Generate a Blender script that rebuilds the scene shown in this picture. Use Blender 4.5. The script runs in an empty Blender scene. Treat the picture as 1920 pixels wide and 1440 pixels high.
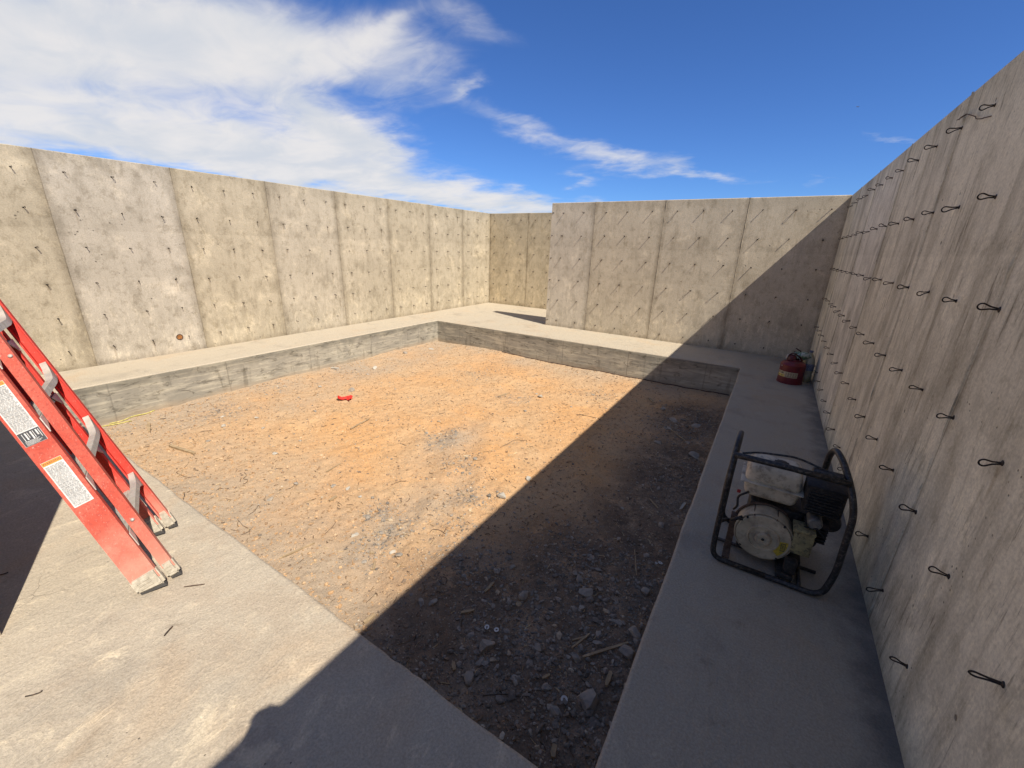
import bpy, bmesh, math, random
import numpy as np
from mathutils import Vector, Matrix, Quaternion

S = bpy.context.scene
COL = S.collection
PI = math.pi
random.seed(7)
RNG = np.random.default_rng(11)

# ------------------------------------------------------------------ camera
CAM_H = 1.5993
YAW, PITCH, ROLL, FPX = 0.5522, -0.3256, 0.0333, 764.66
_f = Vector((-math.sin(YAW)*math.cos(PITCH), math.cos(YAW)*math.cos(PITCH), math.sin(PITCH)))
_r = _f.cross(Vector((0, 0, 1))).normalized(); _u = _r.cross(_f)
_c, _s = math.cos(ROLL), math.sin(ROLL)
FW, RT, UP = _f, _c*_r + _s*_u, _c*_u - _s*_r
EYE = Vector((0, 0, CAM_H))
cd = bpy.data.cameras.new('camera'); cam = bpy.data.objects.new('camera', cd); COL.objects.link(cam)
cd.sensor_width = 36.0; cd.lens = FPX*36/1920; cd.clip_start = 0.02; cd.clip_end = 20000
cam.matrix_world = Matrix(((RT.x, UP.x, -FW.x, 0), (RT.y, UP.y, -FW.y, 0), (RT.z, UP.z, -FW.z, CAM_H), (0, 0, 0, 1)))
S.camera = cam

def ray(px, py): return FW + RT*((px-960)/FPX) - UP*((py-720)/FPX)
def on_z(px, py, z=0.0):                       # measured position on a level surface
    d = ray(px, py); return EYE + d*((z-EYE.z)/d.z)
def on_y(px, py, y):
    d = ray(px, py); return EYE + d*(y/d.y)
def to_px(P):
    v = Vector(P)-EYE; z = v.dot(FW)
    if z < 0.05: return None
    return (960+FPX*v.dot(RT)/z, 720-FPX*v.dot(UP)/z)

# ------------------------------------------------------------------ light, sky
SUN_TRAVEL = Vector((-0.78, 0.29, -1.0)).normalized()
SUN_EL = math.asin(-SUN_TRAVEL.z); SUN_AZ = math.atan2(-SUN_TRAVEL.x, -SUN_TRAVEL.y)
ld = bpy.data.lights.new('sun', 'SUN'); ld.energy = 5.0; ld.angle = math.radians(0.5); ld.color = (1.0, 0.94, 0.84)
sun = bpy.data.objects.new('sun', ld); COL.objects.link(sun); sun.location = (6, -3, 9)
sun.rotation_euler = SUN_TRAVEL.to_track_quat('-Z', 'Y').to_euler()
S.view_settings.view_transform = 'Standard'; S.view_settings.look = 'None'
S.view_settings.exposure = 0.42; S.view_settings.gamma = 1.0
try: S.view_settings.use_curve_mapping = False
except Exception: pass
S.render.engine = 'CYCLES'
S.cycles.max_bounces = 6; S.cycles.diffuse_bounces = 4

# ------------------------------------------------------------------ node helper
class NT:
    def __init__(s, tree): s.t = tree
    def n(s, kind, props=None, ins=None):
        nd = s.t.nodes.new(kind)
        for k, v in (props or {}).items(): setattr(nd, k, v)
        for k, v in (ins or {}).items(): s.put(nd.inputs[k], v)
        return nd
    def put(s, sock, v):
        if isinstance(v, bpy.types.NodeSocket): s.t.links.new(v, sock)
        elif isinstance(v, bpy.types.Node): s.t.links.new(v.outputs[0], sock)
        else: sock.default_value = v
    def m(s, op, a, b=0.0, c=None, clamp=False):
        nd = s.t.nodes.new('ShaderNodeMath'); nd.operation = op; nd.use_clamp = clamp
        s.put(nd.inputs[0], a); s.put(nd.inputs[1], b)
        if c is not None: s.put(nd.inputs[2], c)
        return nd.outputs[0]
    def vm(s, op, a, b=None):
        nd = s.t.nodes.new('ShaderNodeVectorMath'); nd.operation = op
        s.put(nd.inputs[0], a)
        if b is not None: s.put(nd.inputs[1], b)
        return nd.outputs['Value'] if op in ('DOT_PRODUCT', 'LENGTH', 'DISTANCE') else nd.outputs[0]
    def noise(s, vec, scale, detail=4, rough=0.55, dist=0.0):
        nd = s.n('ShaderNodeTexNoise', None, {'Scale': scale, 'Detail': detail, 'Roughness': rough, 'Distortion': dist})
        if vec is not None: s.put(nd.inputs['Vector'], vec)
        return nd.outputs[0]
    def ramp(s, fac, lo, hi, a=0.0, b=1.0):
        nd = s.n('ShaderNodeMapRange', {'interpolation_type': 'SMOOTHSTEP'})
        s.put(nd.inputs['Value'], fac); nd.inputs['From Min'].default_value = lo; nd.inputs['From Max'].default_value = hi
        nd.inputs['To Min'].default_value = a; nd.inputs['To Max'].default_value = b
        return nd.outputs[0]
    def mix(s, fac, a, b, mode='MIX'):
        nd = s.t.nodes.new('ShaderNodeMix'); nd.data_type = 'RGBA'; nd.blend_type = mode; nd.clamp_factor = True
        s.put(nd.inputs[0], fac); s.put(nd.inputs[6], col4(a)); s.put(nd.inputs[7], col4(b))
        return nd.outputs[2]
    def scale(s, vec, xyz):
        nd = s.n('ShaderNodeMapping', {'vector_type': 'POINT'}); s.put(nd.inputs['Vector'], vec)
        nd.inputs['Scale'].default_value = xyz; return nd.outputs[0]
    def sep(s, vec):
        nd = s.n('ShaderNodeSeparateXYZ'); s.put(nd.inputs[0], vec); return nd.outputs
    def comb(s, x, y, z):
        nd = s.n('ShaderNodeCombineXYZ'); s.put(nd.inputs[0], x); s.put(nd.inputs[1], y); s.put(nd.inputs[2], z); return nd.outputs[0]
    def vor(s, vec, scale, feature='F1', rnd=1.0):
        nd = s.n('ShaderNodeTexVoronoi', {'feature': feature}, {'Scale': scale, 'Randomness': rnd}); s.put(nd.inputs['Vector'], vec); return nd.outputs
    def attr(s, name): return s.n('ShaderNodeAttribute', {'attribute_name': name}).outputs
def col4(c):
    if isinstance(c, (tuple, list)) and len(c) == 3: return (*c, 1.0)
    return c
def new_mat(name):
    m = bpy.data.materials.new(name); m.use_nodes = True
    T = NT(m.node_tree); b = m.node_tree.nodes['Principled BSDF']
    return m, T, b
def obj_co(T): return T.n('ShaderNodeTexCoord').outputs['Object']
def set_bump(T, b, h, strength=0.5, dist=0.01, prev=None):
    nd = T.n('ShaderNodeBump', None, {'Strength': strength, 'Distance': dist, 'Height': h})
    if prev is not None: T.put(nd.inputs['Normal'], prev)
    T.put(b.inputs['Normal'], nd.outputs[0]); return nd.outputs[0]

# ------------------------------------------------------------------ world: sky with drifting cloud
W = bpy.data.worlds.new('World'); S.world = W; W.use_nodes = True
T = NT(W.node_tree); bg = W.node_tree.nodes['Background']
sky = T.n('ShaderNodeTexSky', {'sky_type': 'NISHITA'})
sky.sun_disc = False; sky.sun_elevation = SUN_EL; sky.sun_rotation = SUN_AZ
sky.altitude = 1200; sky.air_density = 1.0; sky.dust_density = 0.3; sky.ozone_density = 2.5
gen = T.n('ShaderNodeTexCoord').outputs['Generated']
dirv = T.vm('NORMALIZE', gen); dx, dy, dz = T.sep(dirv)
az = T.m('ARCTAN2', dx, dy); el = T.m('ARCSINE', dz)
dzc = T.m('MAXIMUM', dz, 0.0)
den = T.m('ADD', dzc, 0.12)
plane = T.comb(T.m('DIVIDE', dx, den), T.m('DIVIDE', dy, den), 0.0)       # cloud layer seen from below
wn = T.n('ShaderNodeTexNoise', None, {'Scale': 2.2, 'Detail': 5, 'Roughness': 0.6}); T.put(wn.inputs['Vector'], plane)
warp = T.vm('MULTIPLY', T.vm('SUBTRACT', wn.outputs['Color'], (0.5, 0.5, 0.5)), (0.20, 0.085, 0.0))
ang = T.vm('ADD', T.comb(az, el, 0.0), warp)
# (pixel-measured centre, half sizes, tilt) of each cloud bank, turned into azimuth / elevation
def azel(px, py):
    d = ray(px, py).normalized(); return (math.atan2(d.x, d.y), math.asin(d.z))
BANKS = [(150, 70, 640, 105, 4, 1.15), (540, 95, 250, 60, 16, .68), (250, 190, 560, 75, 14, .45), (600, 220, 150, 46, 28, .85),
         (130, 250, 520, 50, 3, .58), (480, 290, 290, 48, 8, .95), (670, 265, 90, 40, 20, .7), (560, 320, 330, 26, 9, .7),
         (770, 115, 120, 55, 28, .36), (868, 160, 34, 11, -25, .5), (960, 235, 110, 22, 22, .42), (1170, 300, 130, 24, 9, .62),
         (1320, 330, 70, 11, 8, .5), (1085, 333, 38, 12, 4, .42), (860, 378, 230, 34, 8, .85), (1010, 388, 120, 22, 4, .5), (1670, 266, 60, 7, 2, .33),
         (1525, 340, 45, 7, 8, .25), (880, 30, 120, 30, 30, .28), (-300, 150, 400, 260, 0, .6), (720, 60, 90, 22, -30, .4)]
cover = None
for (px, py, rx, ry, tilt, wgt) in BANKS:
    t = math.radians(tilt)
    c0 = azel(px, py); e = 4.0
    cx = azel(px+e, py); cy = azel(px, py+e)
    J = np.array([[(cx[0]-c0[0])/e, (cy[0]-c0[0])/e], [(cx[1]-c0[1])/e, (cy[1]-c0[1])/e]])
    A = np.diag([1/rx, 1/ry]) @ np.array([[math.cos(t), math.sin(t)], [-math.sin(t), math.cos(t)]]) @ np.linalg.inv(J)
    d = T.vm('SUBTRACT', ang, (c0[0], c0[1], 0.0))
    a = T.vm('DOT_PRODUCT', d, (A[0, 0], A[0, 1], 0.0)); b = T.vm('DOT_PRODUCT', d, (A[1, 0], A[1, 1], 0.0))
    r2 = T.m('ADD', T.m('MULTIPLY', a, a), T.m('MULTIPLY', b, b))
    g = T.m('MULTIPLY', T.m('POWER', 2.718, T.m('MULTIPLY', r2, -0.9)), wgt)
    cover = g if cover is None else T.m('SUBTRACT', T.m('ADD', cover, g), T.m('MULTIPLY', T.m('MULTIPLY', cover, g), 0.85))
rot = T.n('ShaderNodeMapping'); T.put(rot.inputs['Vector'], plane); rot.inputs['Rotation'].default_value = (0, 0, 0.5); rot.inputs['Scale'].default_value = (1.0, 1.6, 1)
f1 = T.noise(rot.outputs[0], 2.7, 11, 0.60, 0.9); f2 = T.noise(rot.outputs[0], 1.3, 4, 0.5, 0.2)
fib = T.m('ADD', T.m('MULTIPLY', T.m('SUBTRACT', f1, 0.5), 1.25), T.m('MULTIPLY', T.m('SUBTRACT', f2, 0.5), 0.7))
edge = T.m('MULTIPLY', T.m('MULTIPLY', cover, T.m('SUBTRACT', 1.05, cover)), 4.0)
# unseen cream cloud glow, added above and behind the viewer to fill the shade
zenith_fill = T.m('MULTIPLY', T.ramp(T.m('ADD', el, T.m('MULTIPLY', fib, 0.25)), 0.50, 0.85), 0.16)
behind = T.m('MULTIPLY', T.ramp(T.m('ADD', T.m('ADD', T.m('MULTIPLY', dx, 0.35), T.m('MULTIPLY', dy, -0.8)), T.m('MULTIPLY', fib, 0.5)), 0.30, 0.80), 0.35)
high = T.m('MAXIMUM', zenith_fill, behind)
dens = T.ramp(T.m('ADD', cover, T.m('MULTIPLY', fib, T.m('ADD', 0.14, T.m('MULTIPLY', edge, 0.42)))), 0.12, 1.0)
dens = T.m('MULTIPLY', dens, 0.95)
sky_fill = T.m('MULTIPLY', high, T.m('ADD', 0.75, T.m('MULTIPLY', fib, 0.6)))
shade = T.ramp(T.m('ADD', f2, T.m('MULTIPLY', T.m('SUBTRACT', f1, 0.5), 0.5)), 0.3, 0.7)
cloudcol = T.mix(shade, (7.2, 7.5, 8.0), (9.0, 8.75, 8.6))
skyb = T.mix(1.0, sky.outputs[0], (0.54, 0.87, 1.42), 'MULTIPLY')
fin = T.mix(dens, T.mix(sky_fill, skyb, (7.6, 7.3, 3.9)), cloudcol)
T.put(bg.inputs[0], fin); bg.inputs[1].default_value = 0.070

# ------------------------------------------------------------------ mesh helpers
def tag(o, label=None, cat=None, group=None, kind=None):
    if label: o['label'] = label
    if cat: o['category'] = cat
    if group: o['group'] = group
    if kind: o['kind'] = kind
    return o
def link(name, me, mat, parent=None, loc=None):
    o = bpy.data.objects.new(name, me); COL.objects.link(o)
    if mat is not None:
        for mm in (mat if isinstance(mat, (list, tuple)) else [mat]): me.materials.append(mm)
    if parent is not None: o.parent = parent
    if loc is not None: o.location = loc
    return o
def from_bm(name, bm, mat, parent=None, smooth=False, loc=None, auto=None):
    me = bpy.data.meshes.new(name)
    bmesh.ops.recalc_face_normals(bm, faces=bm.faces)
    bm.to_mesh(me); bm.free()
    if smooth:
        for p in me.polygons: p.use_smooth = True
    if auto: sharp(me, auto)
    return link(name, me, mat, parent, loc)
def sharp(me, deg):
    for p in me.polygons: p.use_smooth = True
    try: me.set_sharp_from_angle(angle=math.radians(deg))
    except Exception: pass
def empty(name, loc=(0, 0, 0), rz=0.0):
    o = bpy.data.objects.new(name, None); COL.objects.link(o); o.location = loc; o.rotation_euler = (0, 0, rz); o.empty_display_size = 0.1; return o
def box(bm, c, s, M=None, bev=0.0, seg=2):
    r = bmesh.ops.create_cube(bm, size=1.0); vs = r['verts']
    for v in vs: v.co = Vector((v.co.x*s[0], v.co.y*s[1], v.co.z*s[2]))
    if bev > 0:
        es = list({e for v in vs for e in v.link_edges})
        rr = bmesh.ops.bevel(bm, geom=es, offset=bev, segments=seg, profile=0.5, affect='EDGES')
        vs = list({v for f in rr['faces'] for v in f.verts} | {v for v in vs if v.is_valid})
    for v in vs:
        v.co = v.co + Vector(c)
        if M is not None: v.co = M @ v.co
    return vs
def tube(bm, pts, rad, seg=8, closed=False, cap=True):
    pts = [Vector(p) for p in pts]; n = len(pts)
    rads = rad if isinstance(rad, (list, tuple)) else [rad]*n
    rings = []; ref = None
    for i, p in enumerate(pts):
        if closed: tg = pts[(i+1) % n]-pts[i-1]
        else: tg = pts[min(i+1, n-1)]-pts[max(i-1, 0)]
        tg.normalize()
        if ref is None:
            ref = tg.orthogonal().normalized()
        ref = (ref - tg*ref.dot(tg))
        if ref.length < 1e-5: ref = tg.orthogonal()
        ref.normalize(); bi = tg.cross(ref)
        rings.append([bm.verts.new(p + rads[i]*(math.cos(2*PI*k/seg)*ref+math.sin(2*PI*k/seg)*bi)) for k in range(seg)])
    m = n if closed else n-1
    for i in range(m):
        a, b = rings[i], rings[(i+1) % n]
        for k in range(seg): bm.faces.new((a[k], a[(k+1) % seg], b[(k+1) % seg], b[k]))
    if cap and not closed:
        bm.faces.new(rings[0][::-1]); bm.faces.new(rings[-1])
def fillet(pts, rad, n=5):
    """polyline with rounded corners"""
    pts = [Vector(p) for p in pts]; out = [pts[0]]
    for i in range(1, len(pts)-1):
        a, b, c = pts[i-1], pts[i], pts[i+1]
        d1 = (a-b); d2 = (c-b); r = min(rad, d1.length*.48, d2.length*.48)
        p, q = b+d1.normalized()*r, b+d2.normalized()*r
        for k in range(n+1):
            t = k/n; out.append(p*(1-t)**2 + b*2*t*(1-t) + q*t*t)
    out.append(pts[-1]); return out
def lathe(bm, prof, seg=40, M=None):
    rings = []
    for (r, z) in prof:
        if r < 1e-5: rings.append([bm.verts.new((0, 0, z))])
        else: rings.append([bm.verts.new((r*math.cos(2*PI*k/seg), r*math.sin(2*PI*k/seg), z)) for k in range(seg)])
    vs = [v for r in rings for v in r]
    for a, b in zip(rings, rings[1:]):
        for k in range(seg):
            k2 = (k+1) % seg
            if len(a) == 1 and len(b) > 1: bm.faces.new((a[0], b[k], b[k2]))
            elif len(b) == 1 and len(a) > 1: bm.faces.new((a[k], b[0], a[k2]))
            elif len(a) > 1: bm.faces.new((a[k], b[k], b[k2], a[k2]))
    if M is not None:
        for v in vs: v.co = M @ v.co
    return vs
# value noise on numpy arrays
_perm = RNG.permutation(512); _val = RNG.random(512)
def vnoise(x, y, seed=0):
    x = np.asarray(x, float)+seed*17.3; y = np.asarray(y, float)-seed*9.1
    xi = np.floor(x).astype(int); yi = np.floor(y).astype(int); fx = x-xi; fy = y-yi
    fx = fx*fx*(3-2*fx); fy = fy*fy*(3-2*fy)
    def h(a, b): return _val[(_perm[(a) % 512]+b*57) % 512]
    return (h(xi, yi)*(1-fx)+h(xi+1, yi)*fx)*(1-fy)+(h(xi, yi+1)*(1-fx)+h(xi+1, yi+1)*fx)*fy
def fbm(x, y, o=4, seed=0):
    s = 0; a = .5
    for i in range(o): s = s+a*vnoise(np.asarray(x)*2**i, np.asarray(y)*2**i, seed+i*3); a *= .5
    return s

# ------------------------------------------------------------------ materials
def mat_simple(name, c, rough=0.6, metal=0.0, var=0.15, vscale=8.0, dirt=None, dirt_amt=0.5, bump=0.0, bscale=60, spec=0.5):
    m, T, b = new_mat(name); co = obj_co(T)
    n1 = T.noise(co, vscale, 5, 0.6)
    k = T.ramp(n1, 0.3, 0.7, 1-var, 1+var*0.6)
    c1 = T.mix(1.0, c, T.comb(k, k, k), 'MULTIPLY')
    if dirt is not None:
        dm = T.m('MULTIPLY', T.ramp(T.noise(co, vscale*2.3, 7, 0.68), 0.46, 0.66), dirt_amt)
        c1 = T.mix(dm, c1, dirt)
        T.put(b.inputs['Roughness'], T.m('ADD', rough, T.m('MULTIPLY', dm, 0.3), clamp=True))
    else: b.inputs['Roughness'].default_value = rough
    T.put(b.inputs['Base Color'], c1); b.inputs['Metallic'].default_value = metal
    try: b.inputs['Specular IOR Level'].default_value = spec
    except Exception: pass
    if bump > 0: set_bump(T, b, T.noise(co, bscale, 5, 0.6), bump, 0.004)
    return m

def mat_wall(name, tan, grey, pitch, phase, streak=0.0, seam_w=0.035, tie=None, patch=0.6, seed=0.0):
    """cast concrete: x along the wall, z up (object space); 'tone' marks the greyer pours"""
    m, T, b = new_mat(name); co0 = obj_co(T)
    co = T.vm('ADD', co0, (seed, 0.0, seed*0.37)); x, y, z = T.sep(co0)
    tone = T.attr('tone')[2]
    base = T.mix(tone, tan, grey)
    big = T.noise(co, 0.9, 8, 0.66, 0.15)
    base = T.mix(T.ramp(big, 0.36, 0.64, 0, 0.62*patch), base, T.mix(1.0, base, (0.74, 0.735, 0.72), 'MULTIPLY'))
    med = T.noise(T.scale(co, (1, 1, 0.65)), 4.2, 10, 0.74, 0.2)
    base = T.mix(T.ramp(med, 0.48, 0.62, 0, 0.85*patch), base, T.mix(1.0, base, (0.70, 0.69, 0.665), 'MULTIPLY'))
    med2 = T.noise(T.vm('ADD', co, (31, 7, 13)), 2.6, 10, 0.74, 0.25)
    base = T.mix(T.ramp(med2, 0.52, 0.66, 0, 1.0*patch), base, T.mix(1.0, base, (1.30, 1.29, 1.26), 'MULTIPLY'))
    blo = T.noise(T.scale(T.vm('ADD', co, (77, 3, 5)), (1.0, 1.0, 0.8)), 10.0, 10, 0.78, 0.2)
    base = T.mix(T.ramp(blo, 0.52, 0.60, 0, 0.75*patch), base, T.mix(1.0, base, (0.68, 0.66, 0.62), 'MULTIPLY'))
    base = T.mix(T.ramp(blo, 0.46, 0.36, 0, 0.5*patch), base, T.mix(1.0, base, (1.18, 1.17, 1.15), 'MULTIPLY'))
    # faint outlines of dried slurry
    slu = T.m('ABSOLUTE', T.m('SUBTRACT', T.noise(T.vm('ADD', co, (13, 1, 8)), 2.6, 6, 0.6, 1.2), 0.5))
    slm = T.m('MULTIPLY', T.ramp(slu, 0.010, 0.002), T.ramp(T.noise(co, 1.9, 3), 0.56, 0.66))
    base = T.mix(T.m('MULTIPLY', slm, 0.28*patch), base, T.mix(1.0, base, (0.60, 0.58, 0.53), 'MULTIPLY'))
    # flaky light laitance low on the wall
    fl = T.noise(T.scale(co, (2.0, 1.5, 0.6)), 9.0, 9, 0.74, 0.3)
    low = T.ramp(z, 1.5, 0.1, 0, 1)
    flm = T.m('MULTIPLY', T.ramp(fl, 0.50, 0.60), T.m('MULTIPLY', low, 0.9*patch))
    base = T.mix(flm, base, T.mix(1.0, base, (1.28, 1.28, 1.25), 'MULTIPLY'))
    # lift lines
    for zz, aa in ((1.62, .22), (1.05, .16)):
        wob = T.m('MULTIPLY', T.m('SUBTRACT', T.noise(T.comb(T.m('MULTIPLY', x, 0.7), zz, seed), 1.0, 3), 0.5), 0.10)
        d = T.m('SUBTRACT', T.m('ADD', z, wob), zz)
        up = T.m('MULTIPLY', T.m('MULTIPLY', T.ramp(d, -0.006, 0.006), T.ramp(d, 0.30, 0.0)), aa)
        base = T.mix(up, base, T.mix(1.0, base, (0.66, 0.65, 0.63), 'MULTIPLY'))
    # vertical runs
    st = T.noise(T.scale(co, (7.0, 1, 0.75)), 1.9, 8, 0.70, 0.5)
    st2 = T.noise(T.scale(co, (30.0, 1, 2.6)), 1.6, 6, 0.68, 0.3)
    stm = T.m('MULTIPLY', T.ramp(st, 0.50, 0.70), 0.30+0.55*streak)
    base = T.mix(stm, base, T.mix(1.0, base, (0.62, 0.60, 0.57), 'MULTIPLY'))
    if streak > 0:
        wide = T.noise(T.scale(co, (2.0, 1, 0.55)), 1.5, 8, 0.68, 0.7)
        base = T.mix(T.m('MULTIPLY', T.ramp(wide, 0.47, 0.64), streak*0.75), base, T.mix(1.0, base, (0.60, 0.585, 0.56), 'MULTIPLY'))
        st2m = T.m('MULTIPLY', T.ramp(st2, 0.54, 0.64), T.m('MULTIPLY', T.ramp(T.noise(co, 2.1, 5, .6), 0.46, 0.60), streak*0.95))
        base = T.mix(st2m, base, T.mix(1.0, base, (0.42, 0.40, 0.38), 'MULTIPLY'))
    # form joints
    wobx = T.m('MULTIPLY', T.m('SUBTRACT', T.noise(T.comb(0.0, seed, z), 3.0, 4, 0.6), 0.5), 0.016)
    u = T.m('DIVIDE', T.m('SUBTRACT', T.m('ADD', x, wobx), phase), pitch)
    fr = T.m('SUBTRACT', u, T.m('FLOOR', T.m('ADD', u, 0.5)))
    dist = T.m('MULTIPLY', T.m('ABSOLUTE', fr), pitch)
    bandw = T.m('ADD', dist, T.m('MULTIPLY', T.m('SUBTRACT', T.noise(T.scale(co, (1, 1, .6)), 7.0, 7, 0.7), 0.5), 0.16))
    band = T.ramp(bandw, seam_w*1.9, -seam_w*0.3)
    base = T.mix(T.m('MULTIPLY', band, 0.85), base, T.mix(1.0, base, (0.63, 0.615, 0.59), 'MULTIPLY'))
    lineamt = T.ramp(T.noise(T.comb(T.m('MULTIPLY', T.m('FLOOR', T.m('ADD', u, 0.5)), 3.7), 0.0, T.m('MULTIPLY', z, 3.0)), 1.0, 3), 0.35, 0.62, 0.05, 0.50)
    line = T.m('MULTIPLY', T.ramp(dist, 0.008, 0.002), lineamt)
    base = T.mix(line, base, T.mix(1.0, base, (0.40, 0.38, 0.36), 'MULTIPLY'))
    if tie:
        x0_, px_, z0_, pz_ = tie
        jx = T.m('DIVIDE', T.m('SUBTRACT', x, x0_), px_); jz = T.m('DIVIDE', T.m('SUBTRACT', z, z0_), pz_)
        ix = T.m('FLOOR', T.m('ADD', jx, 0.5)); iz = T.m('FLOOR', T.m('ADD', jz, 0.5))
        lx = T.m('MULTIPLY', T.m('SUBTRACT', jx, ix), px_); lz = T.m('MULTIPLY', T.m('SUBTRACT', jz, iz), pz_)
        wnz = T.n('ShaderNodeTexWhiteNoise', {'noise_dimensions': '2D'}); T.put(wnz.inputs['Vector'], T.comb(ix, iz, 0.0)); rv = wnz.outputs[0]
        wob = T.m('MULTIPLY', T.m('SUBTRACT', T.noise(co, 14, 6, .7), 0.5), 0.06)
        rad = T.m('ADD', T.m('SQRT', T.m('ADD', T.m('MULTIPLY', lx, lx), T.m('MULTIPLY', lz, lz))), wob)
        halo = T.m('MULTIPLY', T.ramp(rad, 0.055, 0.012), T.ramp(rv, 0.35, 1.0, 0.0, 0.5))
        run_ = T.m('MULTIPLY', T.m('MULTIPLY', T.ramp(T.m('ADD', T.m('ABSOLUTE', lx), T.m('MULTIPLY', wob, 0.3)), 0.016, 0.002), T.m('MULTIPLY', T.ramp(lz, 0.0, -0.02), T.ramp(lz, -0.26, -0.03))), T.ramp(rv, 0.45, 1.0, 0.0, 0.55))
        base = T.mix(halo, base, T.mix(1.0, base, (0.58, 0.555, 0.52), 'MULTIPLY'))
        base = T.mix(run_, base, T.mix(1.0, base, (0.60, 0.53, 0.45), 'MULTIPLY'))
    # grime at foot and at the top edge
    foot = T.m('MULTIPLY', T.ramp(T.m('ADD', z, T.m('MULTIPLY', T.m('SUBTRACT', T.noise(co, 5, 5), 0.5), 0.22)), 0.10, 0.0), 0.55)
    base = T.mix(foot, base, T.mix(1.0, base, (0.58, 0.56, 0.54), 'MULTIPLY'))
    topb = T.m('MULTIPLY', T.ramp(T.m('ADD', z, T.m('MULTIPLY', T.m('SUBTRACT', T.noise(co, 2.6, 5), 0.5), 0.30)), 2.22, 2.42), 0.30)
    base = T.mix(topb, base, T.mix(1.0, base, (0.60, 0.59, 0.57), 'MULTIPLY'))
    # bug holes and pits
    v = T.vor(co, 26.0)[0]; hm = T.m('MULTIPLY', T.ramp(v, 0.13, 0.07), T.ramp(T.noise(co, 2.3, 4), 0.52, 0.60))
    v2 = T.vor(T.vm('ADD', co, (3, 5, 1)), 9.0)[0]; hm2 = T.m('MULTIPLY', T.ramp(v2, 0.10, 0.06), T.ramp(T.noise(co, 1.3, 3), 0.50, 0.58))
    hole = T.m('MAXIMUM', hm, hm2)
    base = T.mix(T.m('MULTIPLY', hole, 0.72), base, (0.075, 0.066, 0.052))
    fine = T.noise(co, 75, 4, 0.7)
    base = T.mix(1.0, base, T.mix(T.ramp(fine, 0.3, 0.7), (0.86, 0.86, 0.86), (1.12, 1.12, 1.12)), 'MULTIPLY')
    T.put(b.inputs['Base Color'], base); b.inputs['Roughness'].default_value = 0.9
    b.inputs['Specular IOR Level'].default_value = 0.25
    h = T.m('ADD', T.m('MULTIPLY', fine, 0.12), T.m('MULTIPLY', T.noise(co, 11, 7, 0.65), 0.5))
    h = T.m('SUBTRACT', h, T.m('MULTIPLY', hole, 0.9)); h = T.m('SUBTRACT', h, T.m('MULTIPLY', flm, 0.18))
    h = T.m('SUBTRACT', h, T.m('MULTIPLY', stm, 0.10 if streak else 0.0))
    h = T.m('SUBTRACT', h, T.m('MULTIPLY', line, 0.4))
    set_bump(T, b, h, 0.6, 0.006)
    return m

TAN = (0.465, 0.394, 0.280); GREY = (0.482, 0.424, 0.340)
M_left = mat_wall('concrete_sunny_wall', TAN, GREY, 1.2255, 1.425+0.23, 0.0, 0.062, tie=(1.86, .4085, .215, .405), patch=0.82, seed=3.1)
M_back = mat_wall('concrete_partition', (0.550, 0.468, 0.345), (0.575, 0.502, 0.395), 1.28, 0.905, 0.08, 0.045, tie=(.26, .4275, .125, .427), patch=0.68, seed=11.7)
M_rear = mat_wall('concrete_rear_wall', (0.540, 0.448, 0.305), (0.54, 0.448, 0.305), 1.2255, 1.24, 0.0, 0.02, tie=(.17, .4275, .125, .427), patch=0.8, seed=23.4)
M_right = mat_wall('concrete_streaked_wall', (0.740, 0.665, 0.485), (0.745, 0.685, 0.550), 1.2255, 6.61, 0.9, 0.02, tie=(9.985-1.29, .4165, .197, .413), patch=0.6, seed=37.9)
M_front = mat_wall('concrete_front_wall', TAN, GREY, 1.2255, 0.4, 0.2, 0.02, patch=0.6, seed=51.3)

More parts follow.
